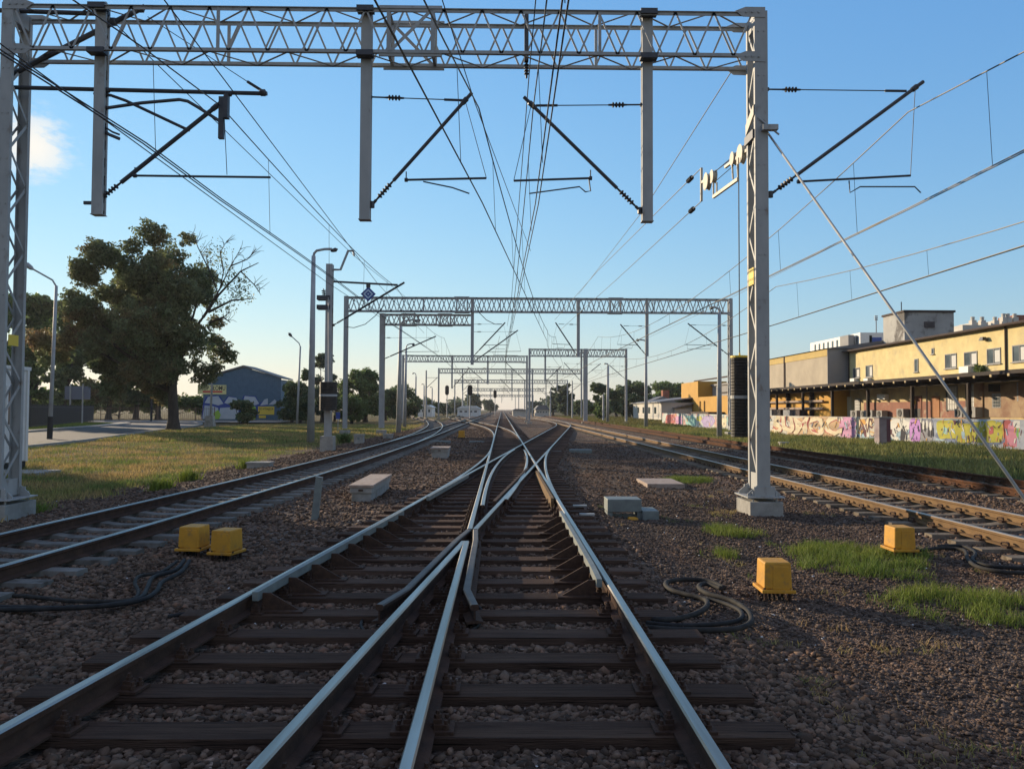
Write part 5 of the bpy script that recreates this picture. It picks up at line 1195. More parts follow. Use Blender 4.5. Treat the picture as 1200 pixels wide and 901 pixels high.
m.prism([(wx0-.4, WY-.4, zl-.1), (xm, WY-.4, pk), (wx1+.4, WY-.4, ez-.1), (wx1+.4, WY-.4, ez+.08), (xm, WY-.4, pk+.2), (wx0-.4, WY-.4, zl+.08)], (0, 6, 0)); m.build('roof', sheetroof, wh)
def wsign(x0, x1, y0, y1, m_, nm):
    s_ = MB().bb(P(x0, 0, WY).x, P(x1, 0, WY).x, WY-.12, WY-.07, P(240, y1, WY).z, P(240, y0, WY).z).build(nm, m_, wh); return s_
s1 = wsign(240, 273, 451, 462, signyel, 'sign_board')
put_text('SKUP ZŁOMU', 1.0, ink, s1, 'lettering', (P(256.5, 0, WY).x, WY-.13, P(256, 455, WY).z), (1, 0, 0), width=31*WY/900, height=5.2*WY/900, bold=.015)
MB().bb(P(246, 0, WY).x, P(268.5, 0, WY).x, WY-.145, WY-.125, P(256, 460, WY).z, P(256, 458, WY).z).build('red_bar', signred, s1)
s2 = wsign(310, 328.5, 476, 485.5, signyel2, 'sign_board')
put_text('DO WYNAJĘCIA', 1.0, ink, s2, 'lettering', (P(319.2, 0, WY).x, WY-.13, P(319, 479.3, WY).z), (1, 0, 0), width=16.5*WY/900, height=3.6*WY/900, bold=.01)
wsign(299, 307, 476, 491, signgreen, 'sign_board'); wsign(311, 319, 486.5, 489.5, signyel2, 'sign_board')
def wblob(pts, m_, dy, nm='painted_mark'):
    m = MB(); m.prism([(P(x, y, WY).x, WY-dy, P(x, y, WY).z) for x, y in pts], (0, .02, 0)); m.build(nm, m_, wh)
wblob([(236, 491), (238, 473), (241, 465), (252, 463), (258, 464), (262, 470), (267, 464), (276, 465), (282, 471), (286, 463), (300, 464), (304, 472), (314, 467), (314, 475), (305, 478), (300, 491)], bluesign, .058)
for pts in ([(240, 472), (244, 465), (256, 464), (262, 473), (256, 475), (248, 473)], [(263, 472), (268, 465), (277, 466), (281, 474), (272, 475)], [(284, 473), (287, 464), (299, 465), (304, 473), (296, 476)], [(305, 475), (310, 468), (314, 467), (314, 474)], [(237, 491), (240, 475), (250, 476), (256, 478), (254, 491)], [(256, 491), (258, 478), (272, 477), (280, 478), (279, 491)], [(284, 480), (296, 478), (298, 485), (286, 490)], [(315, 474), (322, 468), (328, 474)]):
    wblob(pts, muralm, .075)
wblob([(252, 491), (250, 484), (256, 480), (259, 486), (257, 491)], signgreen, .095)
# dark post and bollard by the forecourt
b = G(214, 492, -.25); o = MB(); o.tube([(b.x, 112, -.35), (b.x, 112, P(214, 468, 112).z)], .16, 8); l_ = o.build('sleeve_post', ink); tag(l_, 'black and white sleeve post between the big tree and the warehouse', 'post')
# tall trees beside the track out to the left, whose shade falls on the near rails
for i, (x, y) in enumerate([(-46, 50), (-44, 44), (-50, 47), (-47, 36), (-43, 27), (-48, 18), (-44, 8), (-49, -2), (-45, -12), (-52, 42), (-54, 24), (-54, 8)]):
    tree('roadside_tree', 'tall leafy tree in the row along the left of the station yard', (x, y, -.4), 19, .35, auto_clumps(x, y, .8, 20, 10.5, 24, 300+i), 9000, .42, leafB, 320+i, 'row of shade trees left of the yard', fork=.2, limbs=6)
# ------------------------------------------------------------------ graffiti wall on the right
WP = [G(1210, 527, -.36), G(1120, 522.3, -.36), G(1040, 517.3, -.36), G(905, 508.5, -.36), G(776, 497.8, -.36)]
_wy = [p.y for p in WP]; _wx = [p.x for p in WP]
_wy = [20.0]+_wy; _wx = [_wx[0]+(_wx[0]-_wx[1])/(_wy[1]-_wy[2])*(20-_wy[1])*.6]+_wx
def wX(y): return float(np.interp(y, _wy, _wx))
def wY(px_):
    lo, hi = 22., _wy[-1]+3
    for _ in range(50):
        m_ = (lo+hi)/2; d = ray(px_, 500); x = d.x/d.y*m_
        if x > wX(m_): hi = m_
        else: lo = m_
    return lo
WZ0, WZ1 = -.5, 1.24
gwl = thing('graffiti_wall', 'long concrete panel wall covered in colourful graffiti along the right side', 'wall', (wX(60), 60, -.36))
wallA = mat('painted_wall_cream', (.62, .56, .44), (.5, .5, .48), scale=.35, rough=.9, c3=(.62, .42, .2), c3scale=.5, c3lo=.52, c3hi=.62)
wallB = mat('painted_wall_blue_grey', (.3, .33, .4), (.42, .44, .46), scale=.4, rough=.9, c3=(.25, .22, .3), c3scale=.6, c3lo=.55, c3hi=.66)
wallC = mat('painted_wall_pastel', (.55, .55, .5), (.45, .52, .48), scale=.35, rough=.9, c3=(.55, .3, .26), c3scale=.28, c3lo=.5, c3hi=.6)
paint = {}
def pc(nm, c, c2=None, sc=1.5):
    if nm not in paint: paint[nm] = mat('graffiti_'+nm, c, c2 or tuple(v*.82 for v in c), scale=sc, rough=.85)
    return paint[nm]
y = 22.0
while y < _wy[-1]-.1:
    y2 = min(y+2.0, _wy[-1]); a = Vector((wX(y+.012), y+.012, 0)); b = Vector((wX(y2-.012), y2-.012, 0))
    px_ = 588+900*a.x/a.y; m_ = wallB if px_ > 1092 else (wallA if px_ > 890 else wallC)
    m = MB(); d = (b-a); nrm = Vector((d.y, -d.x, 0)).normalized()*.1
    m.prism([(a.x, a.y, WZ0), (b.x, b.y, WZ0), (b.x, b.y, WZ1), (a.x, a.y, WZ1)], nrm); m.build('wall_panel', m_, gwl); y = y2
def on_wall(px_, f, lift):
    yy = wY(px_); x0 = wX(yy); s = (wX(yy+.3)-wX(yy-.3))/.6; n = Vector((-1, s, 0)).normalized()
    return Vector((x0, yy, -.34+(WZ1+.34)*f))+n*lift
def gblob(pts, m_, lift, nm='graffiti_piece', label=None):
    """pts in (image column, height fraction); split along the wall so the paint follows it"""
    m = MB(); c = [on_wall(a, b, lift) for a, b in pts]
    m.prism(c, (.02, 0, 0)); o = m.build(nm, m_, gwl)
    if label: o['label'] = label
    return o
def wobble(x0, x1, f0, f1, n=18, amp=.12, seed=0):
    r_ = random.Random(seed); out = []
    for i in range(n):
        t = 2*math.pi*i/n; k = 1+r_.uniform(-amp, amp); cx, cf = (x0+x1)/2, (f0+f1)/2
        sx = math.copysign(abs(math.cos(t))**.6, math.cos(t)); sf = math.copysign(abs(math.sin(t))**.6, math.sin(t))
        out.append((cx+sx*(x1-x0)/2*k, min(.99, max(.02, cf+sf*(f1-f0)/2*k))))
    return out
def gtext(txt, px0, px1, f0, f1, m_, lift, bold=.03):
    a, b = on_wall(px0, f0, lift), on_wall(px1, f1, lift); xd = (b-a); xd.z = 0
    o = put_text(txt, 1.0, m_, gwl, 'graffiti_lettering', (a+b)/2, xd, width=xd.length, height=(WZ1+.34)*(f1-f0), bold=bold)
    for v in o.data.vertices:     # hand sprayed: leaning, uneven strokes
        y_, z_ = v.co.y, v.co.z
        v.co.y = y_ + .22*math.sin(z_*3.1+y_*.9) + .10*math.sin(z_*9+y_*2.3); v.co.z = min(WZ1+.3, max(0.02, z_ + .12*math.sin(y_*1.7+1) + .07*math.sin(y_*5.1)))
    return o
W_ = pc('white', (.74, .72, .64)); PK = pc('pink', (.62, .32, .48)); OR = pc('orange', (.66, .36, .1)); RD = pc('dull_red', (.48, .13, .12)); LI = pc('lilac', (.42, .34, .55)); DK = pc('black', (.05, .05, .06)); BL = pc('pale_blue', (.38, .52, .6)); OL = pc('olive_yellow', (.5, .44, .07), (.4, .38, .06)); GN = pc('green', (.2, .45, .12)); TL = pc('turquoise', (.3, .55, .5)); MG = pc('maroon', (.16, .07, .08)); GR = pc('grey', (.3, .3, .32)); VI = pc('violet', (.55, .28, .62)); CR = pc('cream', (.72, .62, .42))
gblob(wobble(892, 936, .0, .98, 20, .06, 1), pc('brick_red', (.46, .30, .22)), .006); gblob(wobble(930, 985, .0, .98, 20, .06, 2), pc('rust_orange', (.56, .38, .22)), .008)
gtext('SUMOC', 907, 986, .04, .96, RD, .03, .07); gtext('SUMOC', 907, 986, .04, .96, CR, .04, .045)
gblob(wobble(984, 1003, .02, .97, 16, .1, 5), PK, .014, label='pink painted block')
gblob(wobble(1003, 1056, .2, .95, 18, .12, 6), OR, .008); gblob(wobble(1003, 1056, .04, .3, 14, .15, 7), BL, .01)
gtext('INSKI', 1001, 1041, .02, .98, MG, .018, .06); gtext('INSKI', 1001, 1041, .06, .94, CR, .026, .015)
for i, (a, b) in enumerate(((1016, 1019), (1027, 1030))): gblob([(a, .1), (b, .12), (b, .9), (a, .94)], W_, .026)
gblob([(1027, .1), (1027, .6), (1030, .9), (1034, .98), (1039, .9), (1041, .55), (1041, .05), (1037, .05), (1037, .5), (1034, .7), (1031, .5), (1031, .05)], LI, .03, label='lilac arch shape')
gblob(wobble(1043, 1066, .05, .98, 14, .1, 8), W_, .018); gblob(wobble(1052, 1064, .05, .5, 12, .2, 9), BL, .024)
gblob([(1055, .02), (1060, .02), (1062, .4), (1059, .7), (1056, .5)], DK, .028)
gblob(wobble(1066, 1079, .02, .99, 14, .06, 10), VI, .02, label='violet painted block with dark dots')
r_ = random.Random(3)
for i in range(14): x, f = 1067.5+r_.uniform(0, 10), r_.uniform(.1, .92); gblob([(x, f), (x+.9, f+.01), (x+.9, f+.05), (x, f+.05)], pc('dark_violet', (.12, .04, .18)), .032, 'painted_dot')
gblob(wobble(1078, 1094, .02, .98, 12, .12, 11), GR, .018)
for i in range(7): x = 1079+i*2.1; f = r_.uniform(.1, .6); gblob(wobble(x, x+2.6, f, f+.35, 9, .3, 60+i), (DK, W_)[i % 2], .026)
gblob(wobble(1096, 1178, .0, 1.0, 26, .10, 12), BL, .012)
gblob(wobble(1098, 1176, .06, .95, 26, .12, 13), pc('deep_blue_grey', (.18, .22, .32)), .016)
for i, (x0, x1, f0, f1) in enumerate([(1098, 1120, .22, .94), (1118, 1140, .1, .85), (1137, 1156, .16, .92), (1152, 1175, .14, .96)]): gblob(wobble(x0, x1, f0, f1, 16, .1, 20+i), OL, .024, label='olive yellow bubble letter')
for i, (x, f) in enumerate([(1108, .55), (1129, .4), (1146, .55), (1162, .6)]): gblob(wobble(x-2.5, x+2.5, f-.14, f+.14, 9, .25, 30+i), (TL, BL, GN, RD)[i], .03)
gblob(wobble(1172, 1192, .02, .96, 16, .2, 40), RD, .014); gblob(wobble(1180, 1206, .1, .9, 16, .2, 41), pc('rose', (.6, .25, .32)), .02); gblob(wobble(1192, 1206, .2, .75, 12, .2, 42), GN, .026); gblob(wobble(1188, 1200, .7, .98, 10, .2, 43), W_, .03)
for i, (x0, x1, f0, f1, m_) in enumerate([(780, 792, .1, .9, RD), (792, 800, .1, .8, PK), (804, 815, .1, .85, TL), (816, 822, .45, .85, pc('lemon', (.6, .55, .08))), (823, 838, .1, .95, LI), (840, 852, .1, .9, CR), (852, 866, .05, .95, TL)]): gblob(wobble(x0, x1, f0, f1, 12, .2, 90+i), m_, .02)
st_ = MB(); r_ = random.Random(12)
for i in range(300):
    x = r_.uniform(778, 1204)
    if 860 < x < 898 or (900 < x < 1040 and r_.random() < .3): continue
    f0 = r_.uniform(.02, .85); lw = r_.uniform(.4, 1.6)*(1 if x > 890 else .5); hh = r_.uniform(.05, .3); sl_ = r_.uniform(-3, 3)*(1 if x > 890 else .4)
    a_ = [on_wall(x, f0, .036), on_wall(x+lw, f0, .036), on_wall(x+lw+sl_, min(.99, f0+hh), .036), on_wall(x+sl_, min(.99, f0+hh), .036)]
    st_.add(a_, [(0, 1, 2, 3)], r_.randrange(6))
tag(st_.build('graffiti_strokes', [DK, W_, BL, MG, GR, OR], gwl), kind='stuff')
# utility cabinet in front of the wall
p = G(1040, 523.5, -.36); uc = thing('utility_cabinet', 'painted utility cabinet on a concrete foot standing against the graffiti wall', 'cabinet', p)
m = MB(); uw = 17*p.y/900; m.bb(p.x-uw*.35, p.x+uw*.45, p.y+.35, p.y+.95, -.12, 1.28); m.build('body', (pc('cabinet_grey', (.33, .28, .27), (.2, .14, .15), .9)), uc)
m = MB(); m.bb(p.x-uw*.35, p.x+uw*.25, p.y+.4, p.y+.9, -.6, -.122); m.build('foot', conc, uc)
m = MB(); m.bb(p.x-uw*.39, p.x+uw*.49, p.y+.3, p.y+1.0, 1.282, 1.34); m.build('cap', greyr, uc)
m = MB(); m.bb(p.x+uw*.18, p.x+uw*.44, p.y+.335, p.y+.349, -.1, 1.2); m.build('dark_panel', MG, uc)

# ------------------------------------------------------------------ depot building
FX = 36.0
def fz(px_, py): q_ = PX(px_, py, FX); return q_.y, q_.z
dep = thing('depot_building', 'long yellow two storey depot with a dark platform canopy behind the graffiti wall', 'building', (FX, 60, -.3))
ye = fz(995, 430)[0]; zt_ = 7.75; zc = 4.55
m = MB(); m.bb(FX, FX+12, 26, ye, zc-.4, zt_); m.build('upper_wall', cream, dep)
m = MB(); m.bb(FX+.05, FX+12, 26, ye, -.4, zc-.402); m.build('lower_wall', stained, dep)
m = MB(); m.prism([(FX-.5, 25.5, zt_), (FX-.5, 25.5, zt_+.16), (FX+6, 25.5, zt_+.75), (FX+12.4, 25.5, zt_+.16), (FX+12.4, 25.5, zt_)], (0, ye-25.2, 0)); m.build('roof', roofm, dep)
m = MB(); m.tube([(FX-.55, 25.4, zt_+.05), (FX-.55, ye+.3, zt_+.05)], .09, 6); m.build('gutter', roofm, dep)
# canopy with joist ends
m = MB(); m.prism([(FX-4.2, 26, 4.05), (FX, 26, 4.35), (FX, 26, 4.62), (FX-4.2, 26, 4.3)], (0, 86, 0)); can = m.build('canopy', canopym, dep)
for k in range(46): MB().bb(FX-4.45, FX-.05, 28+1.75*k, 28.16+1.75*k, 3.86, 4.048).build('joist', canopym, can); 
for k in range(46): MB().bb(FX-4.50, FX-4.452, 27.98+1.75*k, 28.18+1.75*k, 3.9, 4.06).build('lit_joist_end', stained, can)  # sunlight on the joist tips is put into their cream colour
MB().bb(FX-3.0, FX-2.8, 26, 112, 3.66, 3.858).build('canopy_beam', canopym, can)
for yy in (46.5, 54.0, 61.5, 69, 76.5, 84, 92, 100): MB().bb(FX-3.02, FX-2.78, yy-.11, yy+.11, -.4, 3.658).build('canopy_post', canopym, dep)
MB().bb(FX-4.0, FX-.005, 26, 112, -.5, .72).build('platform', conc, dep)
def pxw(x0, x1, y0, y1, mid=None):
    a = fz(x0, (y0+y1)/2)[0]; b = fz(x1, (y0+y1)/2)[0]; xm_ = (x0+x1)/2; return min(a, b), max(a, b), fz(xm_, y1)[1], fz(xm_, y0)[1]
def window(x0, x1, y0, y1, panes=2, blind=True, m_=glass, out=0.0):
    ya, yb_, za, zb_ = pxw(x0, x1, y0, y1); f = MB(); t = .07
    f.bb(FX-.05, FX+.0-.002, ya, ya+t, za, zb_); f.bb(FX-.05, FX-.002, yb_-t, yb_, za, zb_); f.bb(FX-.05, FX-.002, ya+t, yb_-t, za, za+t); f.bb(FX-.05, FX-.002, ya+t, yb_-t, zb_-t, zb_)
    for k in range(1, panes): yy = ya+(yb_-ya)*k/panes; f.bb(FX-.045, FX-.003, yy-.03, yy+.03, za+t, zb_-t)
    o = f.build('window', greyr, dep); MB().bb(FX-.02, FX-.004, ya+t, yb_-t, za+t, zb_-t).build('pane', m_, o)
    if blind: MB().bb(FX-.03, FX-.021, ya+t, ya+(yb_-ya)*.42, za+t+.05, zb_-t-.1).build('blind', palecurtain, o)
    MB().bb(FX-.14, FX-.003, ya-.08, yb_+.08, za-.07, za-.005).build('sill', conc, o); return o
for w4 in [(1000, 1007.8, 431, 443), (1014.8, 1022.8, 428, 442), (1107.8, 1121.3, 414.5, 431.8), (1130.2, 1145.5, 412, 428.8), (1157, 1173, 408, 426.5), (1186.8, 1204, 404, 424)]: window(*w4)
window(1072, 1076.4, 420.5, 436, 1, False); window(1092, 1095, 408, 415, 1, False)
ya, yb_, za, zb_ = pxw(1131, 1142, 429.5, 437); MB().bb(FX-.5, FX-.002, ya, yb_, za, zb_).build('air_conditioner', white, dep)
for a in ((1001, 1006), (1017, 1022)): ya, yb_, za, zb_ = pxw(*a, 443.5, 447); MB().bb(FX-.45, FX-.002, ya, yb_, za, zb_).build('air_conditioner', white, dep)
v, f = leaf_cloud([(*PX(1147, 432, FX-.3), .45), (*PX(1150, 434, FX-.3), .35)], 260, .12, 5); sh = np_mesh('rooftop_shrub', v, f, leafB); tag(sh, 'small green shrub growing out of the depot canopy below a window', 'shrub')
for yy in (fz(1179.5, 400)[0], ye-.1): m = MB(); m.tube([(FX-.08, yy, zc), (FX-.08, yy, zt_)], .07, 6); m.build('downpipe', roofm, dep)
p_ = PX(1152, 397, FX-.25); m = MB(); m.box((p_.x, p_.y, p_.z), (.4, .5, .25), 0, 0, .6); m.bb(p_.x, FX, p_.y-.04, p_.y+.04, p_.z-.05, p_.z+.05); m.build('wall_lamp', darksteel, dep)
# lower storey: coloured bands, doors, windows, pipes
def lower(x0, x1, y0, y1, m_, nm, out=.03, lab=None):
    ya, yb_, za, zb_ = pxw(x0, x1, y0, y1); o = MB().bb(FX+.05-out, FX+.048, ya, yb_, za, zb_).build(nm, m_, dep)
    if lab: o['label'] = lab
    return o
lower(1012, 1148, 470.5, 489, fadedred, 'painted_dado', .02, 'faded red painted band along the lower wall')
lower(1153, 1206, 450, 489, brickm, 'brick_bay', .06, 'worn bare brick bay at the right end')
lower(1143, 1153, 449, 489, brickm, 'brick_pier', .16); lower(1196, 1206, 447, 489, brickm, 'brick_pier', .2)
for a in [(1069, 1080, 464, 489, reddoor), (1092, 1101, 464, 489, mat('orange_brown_door', (.33, .15, .06), (.28, .12, .05), scale=1, rough=.8)), (990, 997.5, 465, 489, mat('pale_door', (.5, .46, .33), rough=.8))]: d_ = lower(*a, 'door', .07); 
lower(1070.5, 1074, 469, 474, orange, 'door_notice', .09); lower(1070, 1079, 479, 489, ink, 'dark_doorway', .085)
for a in [(1110.5, 1122, 452, 481), (1134, 1146, 450, 478), (1163, 1173, 461, 478), (1192, 1200, 448, 470), (1002, 1008, 467, 482)]:
    ya, yb_, za, zb_ = pxw(*a); o = MB().bb(FX-.03, FX+.045, ya, yb_, za, zb_).build('window', greyr, dep); MB().bb(FX-.045, FX-.031, ya+.1, yb_-.1, za+.1, zb_-.1).build('pane', palecurtain if a[0] < 1160 else glass, o)
    mm_ = MB()
    for k in range(1, 4): yy = ya+(yb_-ya)*k/4; mm_.bb(FX-.06, FX-.046, yy-.02, yy+.02, za+.05, zb_-.05)
    for k in range(1, 4): zz = za+(zb_-za)*k/4; mm_.bb(FX-.075, FX-.061, ya+.05, yb_-.05, zz-.02, zz+.02)
    mm_.build('glazing_bars', greyr, o)
for a in [(1109, 1110.5, 452, 482), (1132, 1134, 450, 479)]: lower(*a, ink, 'dark_slot', .1)
def fan_unit(x0, x1, y0, y1):
    ya, yb_, za, zb_ = pxw(x0, x1, y0, y1); o = MB().bb(FX-.65, FX-.1, ya, yb_, za, zb_).build('condenser_unit', greyr, dep)
    m = MB(); r0 = min(yb_-ya, zb_-za)*.42; m.lathe((FX-.652, (ya+yb_)/2, (za+zb_)/2), (-1, 0, 0), [(0, r0*.2), (0, r0), (.04, r0), (.05, r0*.9), (.02, r0*.2)], 14); m.build('fan', ink, o)
for a in [(1004, 1011.5, 481, 489), (1016, 1022, 481, 489), (1022.5, 1030, 480.5, 489), (1035, 1041.5, 481, 489), (1059, 1067, 479, 489), (1128, 1137, 479, 489), (1139, 1153, 477, 489)]: fan_unit(*a)
ya, yb_, za, zb_ = pxw(1032, 1041, 462, 468); MB().bb(FX-.35, FX+.04, ya, yb_, za, zb_).build('air_conditioner', white, dep)
ya, yb_, za, zb_ = pxw(1171, 1177, 450, 459); m = MB(); m.bb(FX-.8, FX-.3, ya, yb_, za, zb_); m.build('hanging_box', ink, dep)
m = MB(); m.tube([(FX-.2, fz(1089, 470)[0], .7), (FX-.2, fz(1089, 470)[0], 3.9)], .07, 6); m.build('pipe', greyr, dep)

# ---------------- left wing of the depot: set forward, beige above, orange below
EX = 34.0; wy0 = 79.6; wg = thing('depot_wing', 'grey beige depot wing with yellow top band and orange lower wall under the canopy', 'building', (EX, 95, -.3))
MB().bb(EX, EX+14, wy0, 113, 4.3, 7.4).build('upper_wall', beige, wg)
MB().bb(EX-.06, EX+14, wy0+.02, 113, 7.402, 8.15).build('top_band', mat('dull_yellow_band', (.5, .36, .12), (.42, .3, .1), scale=1, rough=.85), wg)
MB().bb(EX-.05, EX+14.05, wy0-.06, wy0-.005, 4.3, 8.16).build('shaded_gable_wall', greyr, wg)  # shade on the wing's near end is put into this plate's grey
m = MB(); m.prism([(EX-.3, wy0-.3, 8.155), (EX+7, wy0-.3, 9.2), (EX+14.3, wy0-.3, 8.155)], (0, 34, 0)); m.build('roof', sheetroof, wg)
MB().bb(EX+.3, EX+14, wy0, 113, -.4, 4.298).build('lower_wall', orange, wg)
for k, z in enumerate((1.9, 2.7)): m = MB(); m.tube([(EX-.1, wy0+1, z), (EX-.1, 111, z)], .13, 7); m.build('pipe', conclid, wg)
for yy in (84, 91, 98, 105): MB().bb(EX-.15, EX+.31, yy-.12, yy+.12, -.4, 4.0).build('wall_post', canopym, wg)
MB().bb(EX-.12, EX-.005, 91.6, 91.9, 4.3, 8.1).build('downpipe', roofm, wg)
for k in range(6): MB().bb(EX-1.3, EX-.4, 84+2.9*k, 86+2.9*k, .72, 1.75).build('condenser_unit', greyr if k % 2 else roofm, wg)
# ---------------- rooftop tower, far white block, flats, antenna
tw = thing('roof_tower', 'peeling grey rendered tower block standing on the depot roof', 'tower', (42, 77, 8))
tx0, tx1 = P(1060, 390, 75).x, P(1118, 390, 75).x; tz = P(1085, 366, 75).z
MB().bb(tx0, tx1, 75, 79.2, 5, tz).build('wall', towerm, tw); MB().bb(tx0-.12, tx1+.12, 74.88, 79.32, tz+.002, tz+.2).build('coping', roofm, tw)
m = MB(); m.bb(P(1078, 0, 75).x, P(1090, 0, 75).x, 74.93, 74.995, P(1085, 384, 75).z, P(1085, 377, 75).z); m.build('brick_patch', mat('exposed_dark_brick', (.09, .075, .07), (.06, .05, .05), scale=2, rough=.95), tw)
m = MB(); m.tube([(P(1052, 0, 77).x, 77, tz), (P(1052, 0, 77).x, 77, tz+1.3)], .05, 5); m.build('mast', darksteel, tw)
wb = thing('office_block', 'small white modern block with slit windows far behind the depot roof', 'building', (75, 165, 0)); BY = 165
bx0, bx1, bx2 = P(993, 400, BY).x, P(1027, 400, BY).x, P(1041, 400, BY-6).x; bz = P(1010, 393, BY).z
MB().bb(bx0, bx2, BY-6, BY+20, -.4, bz).build('wall', white, wb)
for k in range(9): x = bx0+2+(bx2-bx0-6)*k/9; MB().bb(x, x+.45, BY-6.06, BY-6.002, bz-3.4, bz-.6).build('window', glass, wb)
MB().bb(bx2-3.6, bx2-1.4, BY-6.06, BY-6.002, bz-3.0, bz-1.0).build('blue_panel', bluesign, wb); MB().bb(bx0-1.6, bx0-.4, BY-4, BY, 10, bz-.3).build('side_core', greyr, wb)
for k in range(10): MB().bb(bx0-.06, bx0-.002, BY-5+2.4*k, BY-4.2+2.4*k, bz-3.4, bz-.6).build('window', glass, wb)
an = thing('antenna_mast', 'thin antenna mast rising above the white far block', 'antenna', (74, 170, 0)); x = P(1027, 400, 170).x; m = MB(); m.tube([(x, 170, 10), (x, 170, P(1027, 372, 170).z)], .12, 5); m.build('pole', galvfar, an)
for k in range(3): z = P(1027, 370+k*2, 170).z; MB().bb(x-.35, x+.35, 169.9, 170.1, z-.25, z).build('aerial', galvfar, an)
fl = thing('apartment_block', 'pale apartment block roofline with chimneys beyond the right end of the depot', 'apartment block', (70, 112, 0)); AY = 112
ax0, ax1 = P(1128, 380, AY).x, P(1228, 380, AY).x; az = P(1170, 381, AY).z
MB().bb(ax0, ax1+14, AY, AY+14, -.4, az).build('wall', houserw, fl); MB().bb(ax0-1.5, ax0-.002, AY+1, AY+13, -.4, az-1.2).build('stair_core', houserw, fl)
for x0, x1, y0 in ((1146, 1162, 376), (1172, 1193, 373.5), (1194, 1206, 367)): MB().bb(P(x0, 0, AY).x, P(x1, 0, AY).x, AY+2, AY+6, az+.002, P(1170, y0, AY).z).build('roof_house', houserw if x0 < 1190 else housered, fl)
for x0 in (1140, 1151, 1166, 1176, 1181, 1189): 
    x = P(x0, 0, AY).x; m = MB(); z0 = az; z1 = P(1170, 370.5 if x0 > 1170 else 374.5, AY).z; m.bb(x-.35, x+.35, AY+.8, AY+1.6, z0, z1); m.lathe((x, AY+1.2, z1), (0, 0, 1), [(0, .25), (.5, .3), (.55, .1)], 8); m.build('chimney', houserw, fl)
# ---------------- orange building and sheds further away
ob = thing('orange_building', 'orange yellow industrial building with grey upper part left of the weight stack', 'building', (34, 130, 0)); OX = 34.0
def oz(px_, py): q_ = PX(px_, py, OX); return q_.y, q_.z
ya, yb_ = oz(818, 470)[0], oz(798.5, 470)[0]; z1 = oz(806, 448.5)[1]; MB().bb(OX, OX+5, ya, yb_, -.4, z1).build('tall_wall', orange, ob)
yc = oz(856, 470)[0]; z2 = oz(840, 464)[1]; MB().bb(OX+.02, OX+9, yc, ya-.005, -.4, z2).build('low_wall', orange, ob)
MB().bb(OX+2.5, OX+12, yc+.5, ya-.01, z2+.002, oz(840, 450)[1]).build('upper_block', greyr, ob)
MB().bb(OX+2.2, OX+12.3, yc+.2, ya, oz(840, 450)[1]+.002, oz(840, 448.5)[1]+.1).build('roof', sheetroof, ob)
m = MB(); z3 = oz(826, 444)[1]; m.tube([(OX+1, yb_-6, z1-.2), (OX+1, yb_-6, z3), (OX+1, yc+2, z3)], .14, 6); m.build('roof_pipe', roofm, ob)
for k in range(2): m = MB(); yy = oz(821+5*k, 475)[0]; m.tube([(OX-.1, yy, .5), (OX-.1, yy, oz(821, 470)[1])], .09, 6); m.build('pipe', roofm, ob)
MB().bb(OX-2.5, OX-.005, yc+3, yc+14, .2, oz(830, 482.5)[1]).build('low_store', roofm, ob)
sd_ = thing('small_shed', 'beige garden shed with grey roof in front of the orange building', 'shed', (31, 135, 0)); sy = 136.; sx0, sx1 = P(791, 480, sy).x, P(811, 480, sy).x
MB().bb(sx0, sx1, sy, sy+5, -.4, P(800, 479, sy).z).build('wall', houserw, sd_); m = MB(); zz = P(800, 479, sy).z; m.prism([(sx0-.3, sy-.3, zz), (sx1+.3, sy-.3, zz+.9), (sx1+.3, sy-.3, zz+1.1), (sx0-.3, sy-.3, zz+.2)], (0, 6, 0)); m.build('roof', sheetroof, sd_)
ws = thing('white_shed', 'long pale single storey shed with lean-to roof left of the graffiti wall', 'shed', (29, 160, 0)); HX = 28.5
ya, yb_ = PX(775, 480, HX).y, PX(742, 480, HX).y; zz = PX(758, 472.5, HX).z
MB().bb(HX, HX+9, ya, yb_, -.4, zz).build('wall', houserw, ws); m = MB(); m.prism([(HX-.4, ya-.4, zz+.005), (HX+9.4, ya-.4, zz+1.2), (HX+9.4, ya-.4, zz+1.4), (HX-.4, ya-.4, zz+.2)], (0, yb_-ya+.8, 0)); m.build('roof', sheetroof, ws)
for k in range(4): yy = ya+(yb_-ya)*(.15+.2*k); MB().bb(HX-.04, HX-.003, yy, yy+2, 1.0, 2.2).build('window', glass, ws)
ch = thing('red_roof_house', 'low house with reddish brown chimney stack behind the white shed', 'house', (37, 180, 0)); hy = 185.; hx0, hx1 = P(760, 470, hy).x, P(793, 470, hy).x
MB().bb(hx0, hx1, hy, hy+8, -.4, P(780, 472, hy).z).build('wall', houserw, ch); m = MB(); zz = P(780, 472, hy).z; m.prism([(hx0-.4, hy-.4, zz), ((hx0+hx1)/2, hy-.4, zz+1.6), (hx1+.4, hy-.4, zz)], (0, 9, 0)); m.build('roof', sheetroof, ch)
MB().bb(P(778, 0, hy).x, P(785.5, 0, hy).x, hy+2, hy+4, zz, P(780, 457, hy).z).build('chimney', housered, ch)
